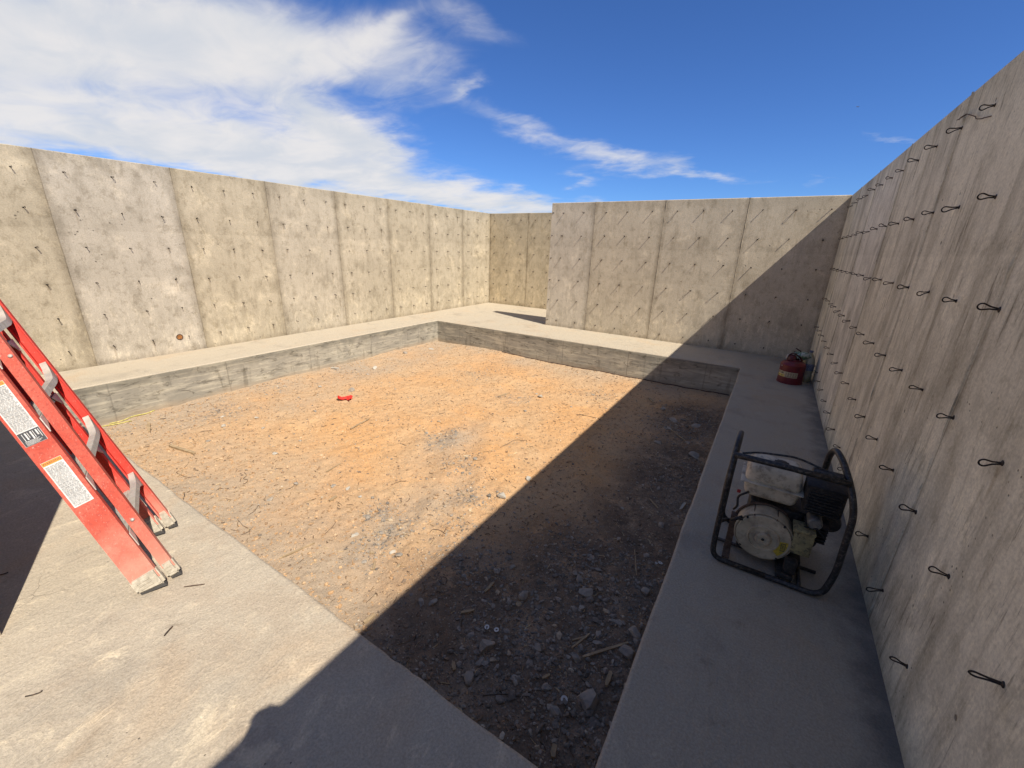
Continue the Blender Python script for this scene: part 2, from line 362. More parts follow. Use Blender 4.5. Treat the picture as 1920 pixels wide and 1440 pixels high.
def mat_slab_top():
    m, T, b = new_mat('concrete_slab_top'); co = obj_co(T); x, y, z = T.sep(co)
    near = T.ramp(T.m('ADD', y, T.m('MULTIPLY', T.m('SUBTRACT', T.noise(co, 1.1, 4), 0.5), 1.0)), 1.25, 0.75)
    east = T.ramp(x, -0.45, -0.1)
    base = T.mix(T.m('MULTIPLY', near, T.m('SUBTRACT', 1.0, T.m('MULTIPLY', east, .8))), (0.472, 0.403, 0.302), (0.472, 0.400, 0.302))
    base = T.mix(T.m('MULTIPLY', east, 0.85), base, (0.372, 0.330, 0.262))  # greyer finish, also darkened to deepen the shade on this side
    # ochre dust films, pale scuffs, grey patches
    d1 = T.noise(co, 1.5, 6, 0.62, 0.8)
    base = T.mix(T.m('MULTIPLY', T.ramp(d1, 0.50, 0.70), 0.38), base, T.mix(1.0, base, (1.04, 0.86, 0.70), 'MULTIPLY'))
    g1 = T.noise(T.vm('ADD', co, (9, 4, 2)), 2.0, 9, 0.70, 0.3)
    base = T.mix(T.ramp(g1, 0.52, 0.68, 0, 0.7), base, T.mix(1.0, base, (0.76, 0.77, 0.80), 'MULTIPLY'))
    rotm = T.n('ShaderNodeMapping'); T.put(rotm.inputs['Vector'], co); rotm.inputs['Rotation'].default_value = (0, 0, math.radians(8)); rotm.inputs['Scale'].default_value = (3.2, 1.5, 1)
    tr = T.noise(rotm.outputs[0], 2.6, 11, 0.74, 0.5)
    trm = T.m('MULTIPLY', T.ramp(tr, 0.53, 0.63), T.ramp(T.noise(co, 1.4, 4), 0.40, 0.60))
    trm = T.m('MULTIPLY', trm, T.m('ADD', T.m('MULTIPLY', near, 0.8), 0.12))
    base = T.mix(trm, base, T.mix(1.0, base, (1.34, 1.33, 1.27), 'MULTIPLY'))
    sc = T.noise(co, 13, 9, 0.72, 0.6)
    scm = T.m('MULTIPLY', T.ramp(sc, 0.54, 0.66), T.m('ADD', T.m('MULTIPLY', near, 0.5), 0.15))
    base = T.mix(scm, base, T.mix(1.0, base, (1.26, 1.25, 1.21), 'MULTIPLY'))
    mud = T.noise(T.vm('ADD', co, (41, 17, 3)), 2.8, 10, 0.72, 0.4)
    pr = T.m('SUBTRACT', PF, y); pr = T.m('MINIMUM', T.m('ABSOLUTE', pr), T.m('MINIMUM', T.m('ABSOLUTE', T.m('SUBTRACT', x, PR)), T.m('ABSOLUTE', T.m('SUBTRACT', y, PB))))
    mudm = T.m('MULTIPLY', T.ramp(mud, 0.50, 0.64), T.ramp(pr, 0.75, 0.0, 0.25, 0.8))
    base = T.mix(T.m('MULTIPLY', mudm, 0.35), base, T.mix(T.ramp(mud, .5, .7), (0.44, 0.315, 0.205), (0.36, 0.27, 0.19)))
    dk = T.noise(T.vm('ADD', co, (5, 21, 0)), 6.0, 9, 0.72, 0.4)
    base = T.mix(T.ramp(dk, 0.58, 0.72, 0, 0.6), base, T.mix(1.0, base, (0.62, 0.60, 0.58), 'MULTIPLY'))
    # hairline cracks
    cr = T.vor(T.vm('ADD', co, T.vm('MULTIPLY', T.vm('SUBTRACT', T.n('ShaderNodeTexNoise', None, {'Vector': co, 'Scale': 2.2, 'Detail': 5}).outputs['Color'], (.5, .5, .5)), (0.5, 0.5, 0))), 0.9, 'DISTANCE_TO_EDGE')[0]
    crm = T.m('MULTIPLY', T.ramp(cr, 0.003, 0.0005), T.ramp(T.noise(co, 0.9, 3), 0.60, 0.68))
    base = T.mix(T.m('MULTIPLY', crm, 0.22), base, T.mix(1.0, base, (0.5, 0.48, 0.45), 'MULTIPLY'))
    # dirt gathered along the right wall
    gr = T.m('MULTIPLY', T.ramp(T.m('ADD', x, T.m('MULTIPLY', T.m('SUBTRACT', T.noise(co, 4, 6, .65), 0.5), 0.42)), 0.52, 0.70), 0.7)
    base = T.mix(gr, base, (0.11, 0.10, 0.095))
    dot = T.vor(co, 17.0)[0]; dm = T.m('MULTIPLY', T.ramp(dot, 0.06, 0.03), T.ramp(T.noise(co, 1.7, 3), 0.50, 0.6))
    base = T.mix(T.m('MULTIPLY', dm, 0.7), base, (0.10, 0.085, 0.065))
    fine = T.noise(co, 110, 5, 0.75)
    base = T.mix(1.0, base, T.mix(T.ramp(fine, 0.3, 0.7), (0.82, 0.815, 0.80), (1.13, 1.13, 1.13)), 'MULTIPLY')
    T.put(b.inputs['Base Color'], base); b.inputs['Roughness'].default_value = 0.9; b.inputs['Specular IOR Level'].default_value = 0.25
    h = T.m('ADD', T.m('MULTIPLY', tr, 1.2), T.m('MULTIPLY', sc, 0.9)); h = T.m('ADD', h, T.m('MULTIPLY', T.noise(co, 40, 6, 0.65), 0.35))
    h = T.m('ADD', h, T.m('MULTIPLY', fine, 0.22)); h = T.m('SUBTRACT', h, T.m('MULTIPLY', crm, 0.2)); h = T.m('SUBTRACT', h, T.m('MULTIPLY', dm, 0.6))
    set_bump(T, b, h, 0.95, 0.011)
    return m
PF, PR, PB = 0.801, -0.189, 6.742
M_slab = mat_slab_top()

def mat_slab_side():
    m, T, b = new_mat('board_marked_concrete'); co = obj_co(T); x, y, z = T.sep(co)
    s = T.m('ADD', x, T.m('MULTIPLY', y, 1.0))
    base = T.mix(T.ramp(T.noise(co, 1.6, 6, .65, .6), 0.38, 0.62), (0.375, 0.340, 0.268), (0.275, 0.252, 0.205))
    gr = T.noise(T.comb(T.m('MULTIPLY', s, 2.0), 0.0, T.m('MULTIPLY', z, 26.0)), 1.0, 7, 0.68, 0.5)
    base = T.mix(T.ramp(gr, 0.48, 0.62, 0, 0.85), base, T.mix(1.0, base, (1.45, 1.43, 1.38), 'MULTIPLY'))
    gr2 = T.noise(T.comb(T.m('MULTIPLY', s, 5.0), 3.0, T.m('MULTIPLY', z, 14.0)), 1.0, 8, 0.72, 1.2)
    base = T.mix(T.ramp(gr2, 0.52, 0.64, 0, 0.9), base, T.mix(1.0, base, (0.50, 0.49, 0.47), 'MULTIPLY'))
    tb = T.m('ADD', z, T.m('MULTIPLY', T.m('SUBTRACT', T.noise(T.comb(T.m('MULTIPLY', s, 2.2), 0.0, T.m('MULTIPLY', z, 3.0)), 1.3, 6, .65), 0.5), 0.30))
    base = T.mix(T.ramp(tb, -0.17, -0.02, 0, 0.75), base, T.mix(1.0, base, (0.50, 0.50, 0.485), 'MULTIPLY'))
    u = T.m('DIVIDE', s, 1.22); fr = T.m('ABSOLUTE', T.m('SUBTRACT', u, T.m('FLOOR', T.m('ADD', u, 0.5))))
    ln = T.m('MULTIPLY', T.ramp(fr, 0.008, 0.003), 0.40)
    base = T.mix(ln, base, (0.15, 0.135, 0.11))
    run = T.m('MULTIPLY', T.ramp(T.noise(T.comb(T.m('MULTIPLY', s, 7.0), 9.0, T.m('MULTIPLY', z, 1.2)), 1.0, 5, .6), 0.57, 0.68), 0.6)
    base = T.mix(run, base, T.mix(1.0, base, (0.45, 0.44, 0.42), 'MULTIPLY'))
    low = T.ramp(T.m('ADD', z, T.m('MULTIPLY', T.m('SUBTRACT', T.noise(co, 3, 5), .5), .14)), -0.36, -0.46, 0, .55)
    base = T.mix(low, base, (0.36, 0.27, 0.18))
    T.put(b.inputs['Base Color'], base); b.inputs['Roughness'].default_value = 0.92; b.inputs['Specular IOR Level'].default_value = 0.2
    h = T.m('ADD', T.m('MULTIPLY', gr, 0.6), T.m('MULTIPLY', gr2, 0.6)); h = T.m('SUBTRACT', h, ln)
    set_bump(T, b, h, 0.6, 0.008)
    return m
M_side = mat_slab_side()

def mat_dirt():
    m, T, b = new_mat('orange_dirt'); co = obj_co(T)
    gv = T.attr('gravel')[2]; gy = T.attr('dust')[2]
    base = T.mix(T.ramp(T.noise(co, 1.3, 6, .6, .5), 0.35, 0.65), (0.590, 0.325, 0.138), (0.565, 0.360, 0.190))
    base = T.mix(T.ramp(T.noise(co, 5, 7, .68, .6), 0.50, 0.66, 0, .6), base, (0.605, 0.365, 0.175))
    base = T.mix(T.ramp(T.noise(T.vm('ADD', co, (3, 9, 0)), 7, 7, .7, .6), 0.52, 0.68, 0, .55), base, (0.40, 0.225, 0.110))
    base = T.mix(T.m('MULTIPLY', gy, 0.9), base, T.mix(T.noise(co, 6, 6), (0.430, 0.330, 0.232), (0.365, 0.300, 0.225)))
    dp = T.attr('pit_shade')[2]
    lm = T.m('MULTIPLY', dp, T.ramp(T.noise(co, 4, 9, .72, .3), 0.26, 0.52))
    base = T.mix(T.m('MULTIPLY', lm, 0.92), base, T.mix(T.ramp(T.noise(co, 11, 8, .7), 0.38, 0.62), (0.105, 0.076, 0.055), (0.180, 0.126, 0.086)))  # darker floor colour painted in where the pit lies in shade
    gcol = T.mix(T.ramp(T.noise(co, 30, 5, .7), 0.35, 0.65), (0.20, 0.16, 0.125), (0.36, 0.30, 0.235))
    gm = T.m('MULTIPLY', T.m('MULTIPLY', T.m('MULTIPLY', gv, 0.75), T.ramp(T.noise(co, 6, 8, .7, .4), 0.36, 0.62)), T.m('SUBTRACT', 1.0, T.m('MULTIPLY', lm, 0.7)))
    base = T.mix(gm, base, gcol)
    sp = T.vor(co, 55.0); spc = T.n('ShaderNodeSeparateColor', None, {0: sp[1]}).outputs[0]
    pe = T.m('MULTIPLY', T.ramp(sp[0], 0.34, 0.22), T.ramp(spc, 0.62, 0.70))
    base = T.mix(T.m('MULTIPLY', pe, 0.55), base, T.mix(spc, (0.22, 0.15, 0.09), (0.56, 0.44, 0.30)))
    fine = T.noise(co, 120, 5, 0.75)
    base = T.mix(1.0, base, T.mix(T.ramp(fine, 0.3, 0.7), (0.80, 0.79, 0.77), (1.16, 1.16, 1.16)), 'MULTIPLY')
    T.put(b.inputs['Base Color'], base); b.inputs['Roughness'].default_value = 0.97; b.inputs['Specular IOR Level'].default_value = 0.1
    h = T.m('ADD', T.m('MULTIPLY', T.noise(co, 22, 8, .7), 1.0), T.m('MULTIPLY', fine, 0.3)); h = T.m('ADD', h, T.m('MULTIPLY', pe, 0.4))
    set_bump(T, b, h, 0.9, 0.014)
    return m
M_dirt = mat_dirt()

def mat_stone(name, ramp_cols, rough=0.95):
    m, T, b = new_mat(name); co = obj_co(T); t = T.attr('tint')[2]
    cr = T.n('ShaderNodeValToRGB'); T.put(cr.inputs[0], t)
    els = cr.color_ramp.elements
    while len(els) < len(ramp_cols): els.new(0.5)
    for i, c in enumerate(ramp_cols): els[i].position = i/(len(ramp_cols)-1); els[i].color = (*c, 1)
    k = T.ramp(T.noise(co, 40, 5, .65), 0.3, 0.7, 0.75, 1.2)
    T.put(b.inputs['Base Color'], T.mix(1.0, cr.outputs[0], T.comb(k, k, k), 'MULTIPLY')); b.inputs['Roughness'].default_value = rough
    b.inputs['Specular IOR Level'].default_value = 0.2
    set_bump(T, b, T.noise(co, 70, 5, .65), 0.5, 0.004)
    return m
M_gravel = mat_stone('crushed_stone', [(0.17, 0.145, 0.118), (0.26, 0.22, 0.178), (0.33, 0.285, 0.23), (0.45, 0.33, 0.20), (0.50, 0.43, 0.33)])
M_rock = mat_simple('grey_rock', (0.33, 0.29, 0.24), 0.95, 0, 0.3, 14, (0.36, 0.25, 0.15), 0.5, 0.7, 40, 0.2)
M_pale = mat_simple('pale_concrete_chip', (0.46, 0.42, 0.35), 0.95, 0, 0.2, 18, (0.36, 0.25, 0.15), 0.4, 0.5, 50, 0.2)
M_wood = mat_simple('weathered_wood', (0.40, 0.29, 0.17), 0.85, 0, 0.3, 22, (0.20, 0.14, 0.09), 0.4, 0.3, 80, 0.2)
M_litter = mat_stone('straw_and_splinters', [(0.06, 0.045, 0.035), (0.13, 0.09, 0.06), (0.38, 0.25, 0.13), (0.56, 0.44, 0.27)])
M_wire = mat_simple('black_tie_wire', (0.055, 0.040, 0.030), 0.75, 0.2, 0.3, 40, (0.16, 0.09, 0.05), 0.6)
M_rust = mat_simple('rusty_steel', (0.10, 0.060, 0.040), 0.85, 0.2, 0.35, 30, (0.22, 0.17, 0.12), 0.5, 0.3, 90)
M_tie = mat_simple('dark_tie_steel', (0.030, 0.025, 0.022), 0.55, 0.5, 0.3, 60, (0.12, 0.08, 0.05), 0.45)
M_ground = mat_simple('bare_ground', (0.34, 0.22, 0.12), 0.97, 0, 0.25, 0.6, (0.30, 0.24, 0.17), 0.6, 0.6, 6, 0.1)

# ------------------------------------------------------------------ dimensions (metres)
XR, XL, YB, YR, XE = 0.679, -7.05, 7.898, 9.988, -4.06
PL, PR, PB, PF, DEP = -6.152, -0.189, 6.742, 0.801, 0.473
H = 2.44; TH = 0.20; YS = -3.6

# ------------------------------------------------------------------ ground sheet (reaches the horizon, below everything)
bm = bmesh.new(); R = 3000
vs = [bm.verts.new(p) for p in ((-R, -R, -0.62), (R, -R, -0.62), (R, R, -0.62), (-R, R, -0.62))]; bm.faces.new(vs)
tag(from_bm('ground', bm, M_ground), kind='structure')

# ------------------------------------------------------------------ slab ring with the open pit
def slab():
    bm = bmesh.new()
    x0, x1, y0, y1 = XL-TH-.1, XR+TH+.1, YS-.3, YR+TH+.1
    def side(a, b, n):
        return [(a[0]+(b[0]-a[0])*i/n, a[1]+(b[1]-a[1])*i/n) for i in range(n)]
    pit = side((PL, PF), (PR, PF), 300) + side((PR, PF), (PR, PB), 240) + side((PR, PB), (PL, PB), 200) + side((PL, PB), (PL, PF), 200)
    sx = [(0, 1)]*300 + [(-1, 0)]*240 + [(0, -1)]*200 + [(1, 0)]*200          # inward (towards the pit)
    out = side((x0, y0), (x1, y0), 300) + side((x1, y0), (x1, y1), 240) + side((x1, y1), (x0, y1), 200) + side((x0, y1), (x0, y0), 200)
    n = len(pit); P = np.array(pit); D = np.array(sx, float)
    arc = np.arange(n)*0.03
    jit = (fbm(arc*2.0, arc*0+2.2, 5, 4)-.48)*0.022
    chip = np.clip(fbm(arc*5.0, arc*0+7.7, 3, 9)-.60, 0, 1)*-0.06
    fr = np.zeros(n); fr[:300] = 1.0; fr[300:540] = .5; fr[540:] = .28
    off = (jit+chip)*fr
    def ring(o, z):
        return [bm.verts.new((P[i, 0]+D[i, 0]*o[i], P[i, 1]+D[i, 1]*o[i], z if np.isscalar(z) else z[i])) for i in range(n)]
    O = [bm.verts.new((a, b, 0)) for a, b in out]
    OB = [bm.verts.new((a, b, -0.6)) for a, b in out]
    r0 = ring(off-0.016, 0.0); r1 = ring(off-0.004, -0.004); r2 = ring(off, -0.014+chip*0.05)
    r3 = ring(off*.5+0.001, -0.06); r4 = ring((fbm(arc*1.5, arc*0+4.4, 3, 2)-.45)*0.012, -0.25); r5 = ring((fbm(arc*1.5, arc*0+1.4, 3, 5)-.45)*0.016, -0.6)
    loops = [OB, O, r0, r1, r2, r3, r4, r5]
    for li, (a, b) in enumerate(zip(loops, loops[1:])):
        for i in range(n):
            f = bm.faces.new((a[i], a[(i+1) % n], b[(i+1) % n], b[i]))
            f.material_index = 0 if li in (1, 2, 3) else 1
            f.smooth = li >= 2
    o = from_bm('concrete_slab', bm, [M_slab, M_side])
    tag(o, kind='structure')
slab()

# ------------------------------------------------------------------ dirt floor of the pit
def grav_mask(x, y):
    """0..1: where crushed stone lies"""
    g = np.zeros_like(x)
    def blob(px, py, rx, ry, w, rot=0.0):
        c = on_z(px, py, -.46); t = rot
        a = (x-c.x)*math.cos(t)+(y-c.y)*math.sin(t); b = -(x-c.x)*math.sin(t)+(y-c.y)*math.cos(t)
        return w*np.exp(-((a/rx)**2+(b/ry)**2))
    for q in [(1000, 1200, .55, .55, 1.0), (1130, 1080, .55, .45, 1.0), (1080, 1330, .5, .35, .9), (1180, 1150, .35, .8, .9), (880, 1060, .45, .3, .75),
              (1270, 900, .35, .8, .7), (1290, 800, .5, .7, .75), (735, 1000, .16, .30, .95), (715, 960, .18, .15, .8), (880, 930, .22, .18, .75), (865, 870, .2, .22, .6),
              (825, 820, .22, .3, .55), (850, 980, .3, .2, .5), (900, 700, .35, .45, .45), (960, 745, .3, .25, .45), (1120, 740, .35, .25, .45), (500, 720, .5, .22, .5),
              (420, 770, .4, .3, .5), (640, 690, .4, .2, .45), (800, 1280, .4, .25, .6)]:
        g = np.maximum(g, blob(*q))
    n = fbm(x*2.3+5, y*2.3, 4, 21)
    return np.clip(g*1.25*(0.45+1.1*n), 0, 1)
def dust_mask(x, y):
    e = np.minimum.reduce([(x-PL)/2.0, (PB-y)/1.8+.3, (PR-x)/1.2+.2, (y-PF)/1.7])
    d = np.clip(1-e, 0, 1)**.8*.95
    c = on_z(780, 960, -.46); c2 = on_z(850, 830, -.46)
    for cc, rx, ry in ((c, .35, .7), (c2, .3, .8)):
        d = np.maximum(d, .75*np.exp(-(((x-cc.x)/rx)**2+((y-cc.y)/ry)**2)))
    d = np.maximum(d, .12)
    return np.clip(d*(0.15+1.75*fbm(x*1.9, y*1.9+3, 5, 31)), 0, 1)
def pit_shade_mask(x, y):  # broad soft blobs where shade is painted into the pit floor colour
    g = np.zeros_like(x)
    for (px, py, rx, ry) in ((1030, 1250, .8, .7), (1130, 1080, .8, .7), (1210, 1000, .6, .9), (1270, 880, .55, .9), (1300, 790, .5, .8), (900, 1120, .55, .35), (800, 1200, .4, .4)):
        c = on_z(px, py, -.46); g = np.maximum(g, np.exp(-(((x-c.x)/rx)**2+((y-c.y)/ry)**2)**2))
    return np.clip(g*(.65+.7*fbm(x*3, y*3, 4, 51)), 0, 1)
def _rut(a, b, d, w):
    A, B = on_z(*a, -.46), on_z(*b, -.46); return (A.x, A.y, B.x, B.y, d, w)
RUTS = [_rut((700, 1130), (830, 780), .030, .10), (_rut((830, 1060), (900, 760), .026, .09)), _rut((560, 900), (980, 720), .014, .07), _rut((980, 1360), (1010, 1010), .034, .10), _rut((420, 900), (700, 720), .012, .06)]
def dirt_h(x, y):
    x = np.asarray(x, float); y = np.asarray(y, float)
    h = (fbm(x*.9, y*.9, 3, 1)-.45)*0.07 + (fbm(x*4, y*4, 3, 5)-.45)*0.03 + (fbm(x*16, y*16, 3, 8)-.45)*0.022
    h = h + grav_mask(x, y)*(fbm(x*24, y*24, 2, 12)-.3)*0.028
    # old wheel and drag marks running diagonally through the pit
    for (ax_, ay_, bx2, by2, dp_, ww) in RUTS:
        L_ = math.hypot(bx2-ax_, by2-ay_); ux, uy = (bx2-ax_)/L_, (by2-ay_)/L_
        a_ = (x-ax_)*ux+(y-ay_)*uy; b_ = -(x-ax_)*uy+(y-ay_)*ux + (fbm(a_*1.3, a_*0+7, 2, 61)-.4)*.3
        on_ = np.clip(np.minimum(a_, L_-a_)/.4, 0, 1)
        h = h + .42*on_*(-dp_*np.exp(-(b_/ww)**2) + dp_*.7*np.exp(-((np.abs(b_)-ww*1.9)/(ww*.6))**2))*(.4+1.1*fbm(a_*4, b_*9, 3, 71))
    edge = np.minimum.reduce([x-PL, PB-y, PR-x, y-PF])
    h = h + np.clip(1-edge/.35, 0, 1)*0.018
    return -DEP + 0.012 + h
def dirt():
    nx, ny = 400, 400
    xs = np.linspace(PL-.06, PR+.06, nx); ys = PF-.06 + (PB-PF+.12)*np.linspace(0, 1, ny)**1.25
    X, Y = np.meshgrid(xs, ys); Z = dirt_h(X, Y)
    co = np.stack([X, Y, Z], -1).reshape(-1, 3)
    idx = np.arange(nx*ny).reshape(ny, nx)
    q = np.stack([idx[:-1, :-1], idx[:-1, 1:], idx[1:, 1:], idx[1:, :-1]], -1).reshape(-1, 4)
    me = bpy.data.meshes.new('dirt_floor'); me.from_pydata(co.tolist(), [], q.tolist())
    for nm, fn in (('gravel', grav_mask), ('dust', dust_mask), ('pit_shade', pit_shade_mask)):
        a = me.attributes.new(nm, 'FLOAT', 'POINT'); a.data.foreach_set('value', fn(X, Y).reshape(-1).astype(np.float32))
    for p in me.polygons: p.use_smooth = True
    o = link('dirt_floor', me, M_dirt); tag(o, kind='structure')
dirt()
def dz_at(x, y): return float(dirt_h(np.array([x]), np.array([y]))[0])
def pit_at(px, py):
    P = on_z(px, py, -DEP+.02); return Vector((P.x, P.y, dz_at(P.x, P.y)))

# gravel: many small stones in one mesh
def ico(sub):
    bm = bmesh.new(); bmesh.ops.create_icosphere(bm, subdivisions=sub, radius=1.0)
    v = np.array([x.co[:] for x in bm.verts]); f = np.array([[q.index for q in p.verts] for p in bm.faces]); bm.free(); return v, f
V1, F1 = ico(1)
def scatter_stones(name, P, size, tint, mat, kind_label):
    n = len(P); nv = len(V1)
    ang = RNG.random((n, 3))*2*PI
    base = V1[None]*(1+RNG.normal(0, .20, (n, nv, 1)))
    sc = np.stack([0.8+.7*RNG.random(n), 0.6+.5*RNG.random(n), 0.40+.4*RNG.random(n)], -1)*size[:, None]
    v = base*sc[:, None, :]
    c, s = np.cos(ang[:, 2])[:, None], np.sin(ang[:, 2])[:, None]
    tl = RNG.normal(0, .35, (n, 1)); ct, st = np.cos(tl), np.sin(tl)
    x, y, z = v[..., 0], v[..., 1], v[..., 2]
    y, z = y*ct-z*st, y*st+z*ct
    x, y = x*c-y*s, x*s+y*c
    co = np.stack([x, y, z], -1)+P[:, None, :]+np.array([0, 0, .22])*size[:, None, None]
    fc = (F1[None]+(np.arange(n)*nv)[:, None, None]).reshape(-1, 3)
    me = bpy.data.meshes.new(name); me.from_pydata(co.reshape(-1, 3).tolist(), [], fc.tolist())
    a = me.attributes.new('tint', 'FLOAT', 'POINT'); a.data.foreach_set('value', np.repeat(tint, nv).astype(np.float32))
    o = link(name, me, mat); tag(o, kind_label[0], kind_label[1], kind='stuff'); return o
def rnd_pit(n, near_bias=1.0):
    x = PL+.03+(PR-PL-.06)*RNG.random(n); y = PF+.03+(PB-PF-.06)*RNG.random(n)**near_bias; return x, y
x, y = rnd_pit(130000, 1.3); g = grav_mask(x, y)
keep = RNG.random(len(x)) < (g**1.5*.60+0.028); x, y, g = x[keep], y[keep], g[keep]
sz = np.exp(RNG.normal(math.log(.0050), .52, len(x)))*(0.75+.5*g); sz = np.clip(sz, .0025, .024)
tn = np.clip(RNG.normal(.42-.20*g-.10*pit_shade_mask(x, y), .20, len(x)) + (RNG.random(len(x)) < .06)*.5, 0, 1)  # stones tinted darker over the painted shade
scatter_stones('gravel', np.stack([x, y, dirt_h(x, y)], -1), sz, tn, M_gravel, ('loose grey gravel and pebbles strewn over the orange dirt floor', 'gravel'))
x, y = rnd_pit(24000, 1.3); lo = pit_shade_mask(x, y)  # crumbs darken with the painted shade as well
scatter_stones('clods', np.stack([x, y, dirt_h(x, y)], -1), np.clip(np.exp(RNG.normal(math.log(.0050), .50, len(x))), .002, .014), np.clip(RNG.normal(.55, .2, len(x))*(1-.75*lo), 0, 1), mat_stone('dirt_crumbs', [(0.15, 0.11, 0.08), (0.24, 0.17, 0.115), (0.44, 0.27, 0.14), (0.52, 0.34, 0.19), (0.56, 0.41, 0.26)]), ('small crumbs of dry orange dirt all over the pit floor', 'dirt'))

# thin straw, splinters, wire bits: one mesh of bent slivers
def slivers(name, n, lab):
    x, y = rnd_pit(n, 1.15); L = np.exp(RNG.normal(math.log(.027), .5, n)); r = .0008+.0016*RNG.random(n)
    th = RNG.random(n)*PI*2; bend = RNG.normal(0, .8, n); tint = np.clip(RNG.random(n)**.75, 0, 1)
    co = []; fc = []; tv = []; k = 0
    for i in range(n):
        p = np.array([x[i], y[i]]); a = th[i]; pts = []
        for sgi in range(4):
            pts.append(p.copy()); p = p+np.array([math.cos(a), math.sin(a)])*L[i]/3; a += bend[i]*.4
        zz = dirt_h(np.array([q[0] for q in pts]), np.array([q[1] for q in pts]))+r[i]*1.2+RNG.random(4)*.004
        for (q, z_), aa in zip(zip(pts, zz), [0, 1, 2, 3]):
            nx_, ny_ = -math.sin(th[i]), math.cos(th[i])
            co += [(q[0]+nx_*r[i]*1.4, q[1]+ny_*r[i]*1.4, z_), (q[0]-nx_*r[i]*1.4, q[1]-ny_*r[i]*1.4, z_), (q[0], q[1], z_+r[i]*1.6)]
            tv += [tint[i]]*3
        for j in range(3):
            b0 = k+j*3
            for e in range(3): fc.append((b0+e, b0+(e+1) % 3, b0+3+(e+1) % 3, b0+3+e))
        fc += [(k, k+2, k+1), (k+9, k+10, k+11)]
        k += 12
    me = bpy.data.meshes.new(name); me.from_pydata(co, [], fc)
    a = me.attributes.new('tint', 'FLOAT', 'POINT'); a.data.foreach_set('value', np.array(tv, np.float32))
    o = link(name, me, M_litter); tag(o, lab, 'litter', kind='stuff')
slivers('litter', 3600, 'straw, wood splinters and wire ends strewn over the dirt floor')

# ------------------------------------------------------------------ walls with their form ties
def tie_mesh(var):
    rg = random.Random(var); bm = bmesh.new()
    L = .056+rg.uniform(-.004, .006); w = .0118; pts = []
    tw = rg.uniform(-.2, .2); droop = rg.uniform(-.006, .004)
    for k in range(0, 13):
        t = k/12; a = PI*(t-.5)*1.25
        pts.append((w*math.sin(a)*math.sin(tw), -L+.012-.012*math.cos(a), w*math.sin(a)*math.cos(tw)+droop))
    pts = [(0.0015, 0.012, -.0025), (0.001, -.008, -.0027), (0, -L*.42, -.0045+droop*.4)] + pts + [(0, -L*.42, .0045+droop*.4), (-.001, -.008, .0027), (-.0015, 0.012, .0025)]
    tube(bm, pts, .0029, 6)
    # mortar collar where it leaves the wall
    vs = lathe(bm, [(.010+rg.random()*.004, 0.001), (.0085, -.002), (.004, -.005)], 8, Matrix.Rotation(-PI/2, 4, 'X'))
    me = bpy.data.meshes.new('form_tie')
    bmesh.ops.recalc_face_normals(bm, faces=bm.faces); bm.to_mesh(me); bm.free()
    for p in me.polygons: p.use_smooth = True
    me.materials.append(M_tie); return me
TIES = [tie_mesh(i) for i in range(6)]

